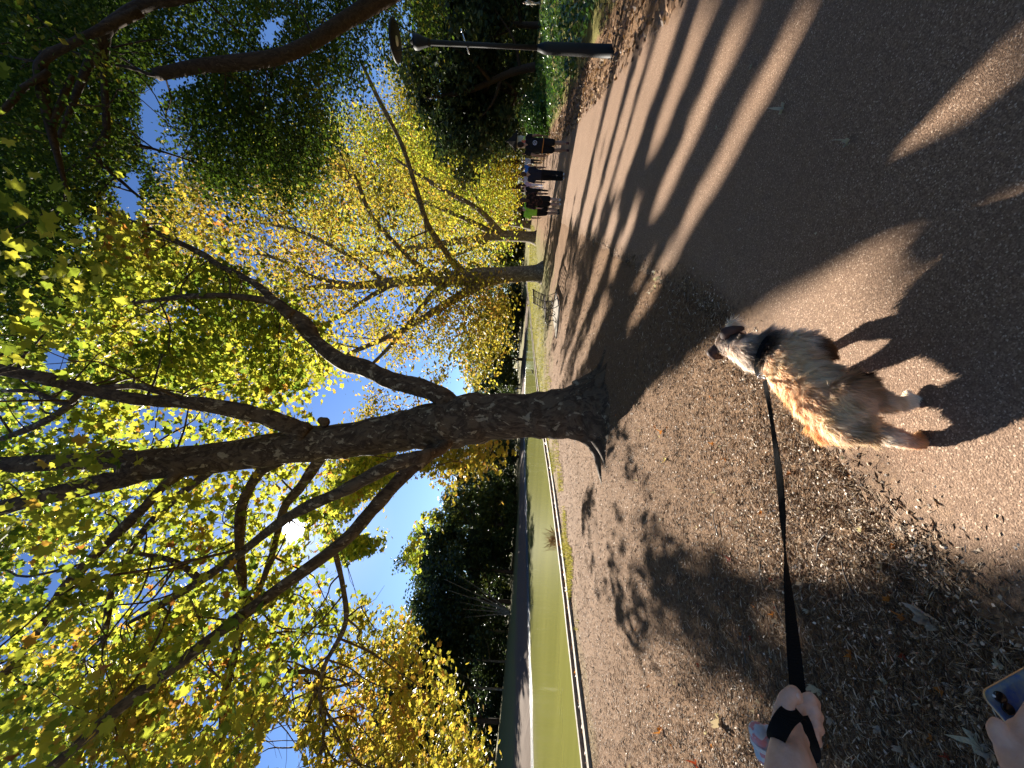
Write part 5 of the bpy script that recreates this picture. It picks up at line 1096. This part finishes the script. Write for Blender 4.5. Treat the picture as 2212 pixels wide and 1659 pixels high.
def slab(pts2, z0, z1, ins=.0012):
    n = len(pts2); ctr = pts2.mean(0); inn = ctr + (pts2 - ctr) * (1 - ins / .03); L4 = [(inn, z0), (pts2, z0 + ins), (pts2, z1 - ins), (inn, z1)]
    Vx = np.concatenate([c0 + p_[:, :1] * e1 + p_[:, 1:] * e2 + z_ * e3 for p_, z_ in L4]); k = np.arange(n); k2 = (k + 1) % n
    m_ = MB(); m_.add(Vx, np.concatenate([np.stack([i * n + k, i * n + k2, (i + 1) * n + k2, (i + 1) * n + k], -1) for i in range(3)]), (3 * n + k)[None], k[::-1][None]); return m_
pc = slab(rrect(.068, .135, .010), -.008, 0.).build('case', cm, ph, True, world=True)
slab(rrect(.0682, .1352, .010) + [-.0001, -.0001], -.0062, -.0030, .0002).build('frame', mat('phone_frame', (.45, .35, .2), .3, .5, .8), ph, True, world=True)
lm = mat('lens_glass', (.004, .004, .005), .15, .5)
for X, Y in ((2153, 1502), (2169.5, 1526)):
    r_ = ray(float(X), float(Y)); tt_ = ((c0 - EYE) @ e3) / (r_ @ e3); c_ = EYE + r_ * tt_
    a = np.linspace(0, 2 * PI, 25)[:-1]; Vx = np.concatenate([c_ + e3 * h_ + rd * (np.cos(a)[:, None] * e1 + np.sin(a)[:, None] * e2) for rd, h_ in ((.0062, -.001), (.0062, .0014), (.0052, .0018))]); k = np.arange(24); k2 = (k + 1) % 24
    m_ = MB(); m_.add(Vx, np.concatenate([np.stack([i * 24 + k, i * 24 + k2, (i + 1) * 24 + k2, (i + 1) * 24 + k], -1) for i in range(2)]), (48 + k)[None]); m_.build('lens', lm, ph, True, world=True)
MB().capsule(c0 + e1 * .006 + e2 * .008 + e3 * .0005, .0016, c0 + e1 * .0062 + e2 * .008 + e3 * .0006, .0016, 8).build('flash', white, ph, True, world=True)
cam = bpy.data.cameras.new('camera'); cam.sensor_fit = 'HORIZONTAL'; cam.sensor_width = 36; cam.lens = 36 * F / 2212
cam.clip_start = .05; cam.clip_end = 2000
co = bpy.data.objects.new('camera', cam); COL.objects.link(co)
fw = Vector((-TILT * SR, 1, TILT * CR)).normalized(); up = Vector((-SR, 0, CR)); up = (up - fw * up.dot(fw)).normalized(); rt = fw.cross(up)
Mx = Matrix.Identity(4)
for i in range(3): Mx[i][0] = -up[i]; Mx[i][1] = rt[i]; Mx[i][2] = -fw[i]; Mx[i][3] = EYE[i]
co.matrix_world = Mx; SC.camera = co

# ------------------------------------------------------------------ light
el = math.asin(SUND[2]); az = math.atan2(SUND[0], SUND[1])
W = bpy.data.worlds.new('World'); SC.world = W; W.use_nodes = True; nt = W.node_tree
sky = nt.nodes.new('ShaderNodeTexSky'); sky.sky_type = 'NISHITA'; sky.sun_disc = False; sky.sun_elevation = el; sky.sun_rotation = az % (2 * PI)
sky.air_density = 1.0; sky.dust_density = .1; sky.ozone_density = 2.5
bg = nt.nodes['Background']; bg.inputs[1].default_value = .05
hs_ = nt.nodes.new('ShaderNodeHueSaturation'); hs_.inputs['Saturation'].default_value = 1.05; nt.links.new(sky.outputs[0], hs_.inputs['Color']); tn_ = nt.nodes.new('ShaderNodeMix'); tn_.data_type = 'RGBA'; tn_.blend_type = 'MULTIPLY'; tn_.inputs[0].default_value = 1; tn_.inputs[7].default_value = (.52, .62, .82, 1); nt.links.new(hs_.outputs[0], tn_.inputs[6]); nt.links.new(tn_.outputs[2], bg.inputs[0])
# the sun itself: a bright disc with its aureole in the sky
tc = nt.nodes.new('ShaderNodeTexCoord'); dt = nt.nodes.new('ShaderNodeVectorMath'); dt.operation = 'DOT_PRODUCT'
nm = nt.nodes.new('ShaderNodeVectorMath'); nm.operation = 'NORMALIZE'; nt.links.new(tc.outputs['Generated'], nm.inputs[0])
nt.links.new(nm.outputs[0], dt.inputs[0]); dt.inputs[1].default_value = SUND
ac = nt.nodes.new('ShaderNodeMath'); ac.operation = 'ARCCOSINE'; nt.links.new(dt.outputs['Value'], ac.inputs[0])
mr = nt.nodes.new('ShaderNodeValToRGB'); e = mr.color_ramp.elements
dv = nt.nodes.new('ShaderNodeMath'); dv.operation = 'DIVIDE'; dv.inputs[1].default_value = math.radians(12); nt.links.new(ac.outputs[0], dv.inputs[0]); nt.links.new(dv.outputs[0], mr.inputs[0])
e[0].position = .078; e[0].color = (1, 1, 1, 1); e[1].position = 1; e[1].color = (0, 0, 0, 1)
for p, c in ((.095, .018), (.2, .007), (.5, .002)): q = e.new(p); q.color = (c, c * .97, c * .9, 1)
b2 = nt.nodes.new('ShaderNodeBackground'); nt.links.new(mr.outputs[0], b2.inputs[0]); b2.inputs[1].default_value = 14
ad = nt.nodes.new('ShaderNodeAddShader'); nt.links.new(bg.outputs[0], ad.inputs[0]); nt.links.new(b2.outputs[0], ad.inputs[1]); nt.links.new(ad.outputs[0], nt.nodes['World Output'].inputs[0])
sl = bpy.data.lights.new('sun', 'SUN'); sl.energy = 5; sl.angle = math.radians(.53); sl.color = (1, .93, .82)
so = bpy.data.objects.new('sun', sl); COL.objects.link(so); so.location = (-8, 20, 30)
so.rotation_euler = Vector(-SUND).to_track_quat('-Z', 'Y').to_euler()

SC.view_settings.view_transform = 'Standard'; SC.view_settings.look = 'None'; SC.view_settings.gamma = 1
SC.view_settings.exposure = 1.92
SC.render.engine = 'CYCLES'
cy = SC.cycles; cy.max_bounces = 7; cy.diffuse_bounces = 4; cy.glossy_bounces = 3; cy.transmission_bounces = 5; cy.transparent_max_bounces = 6
cy.use_denoising = True; cy.sample_clamp_indirect = 4; cy.caustics_reflective = False; cy.caustics_refractive = False
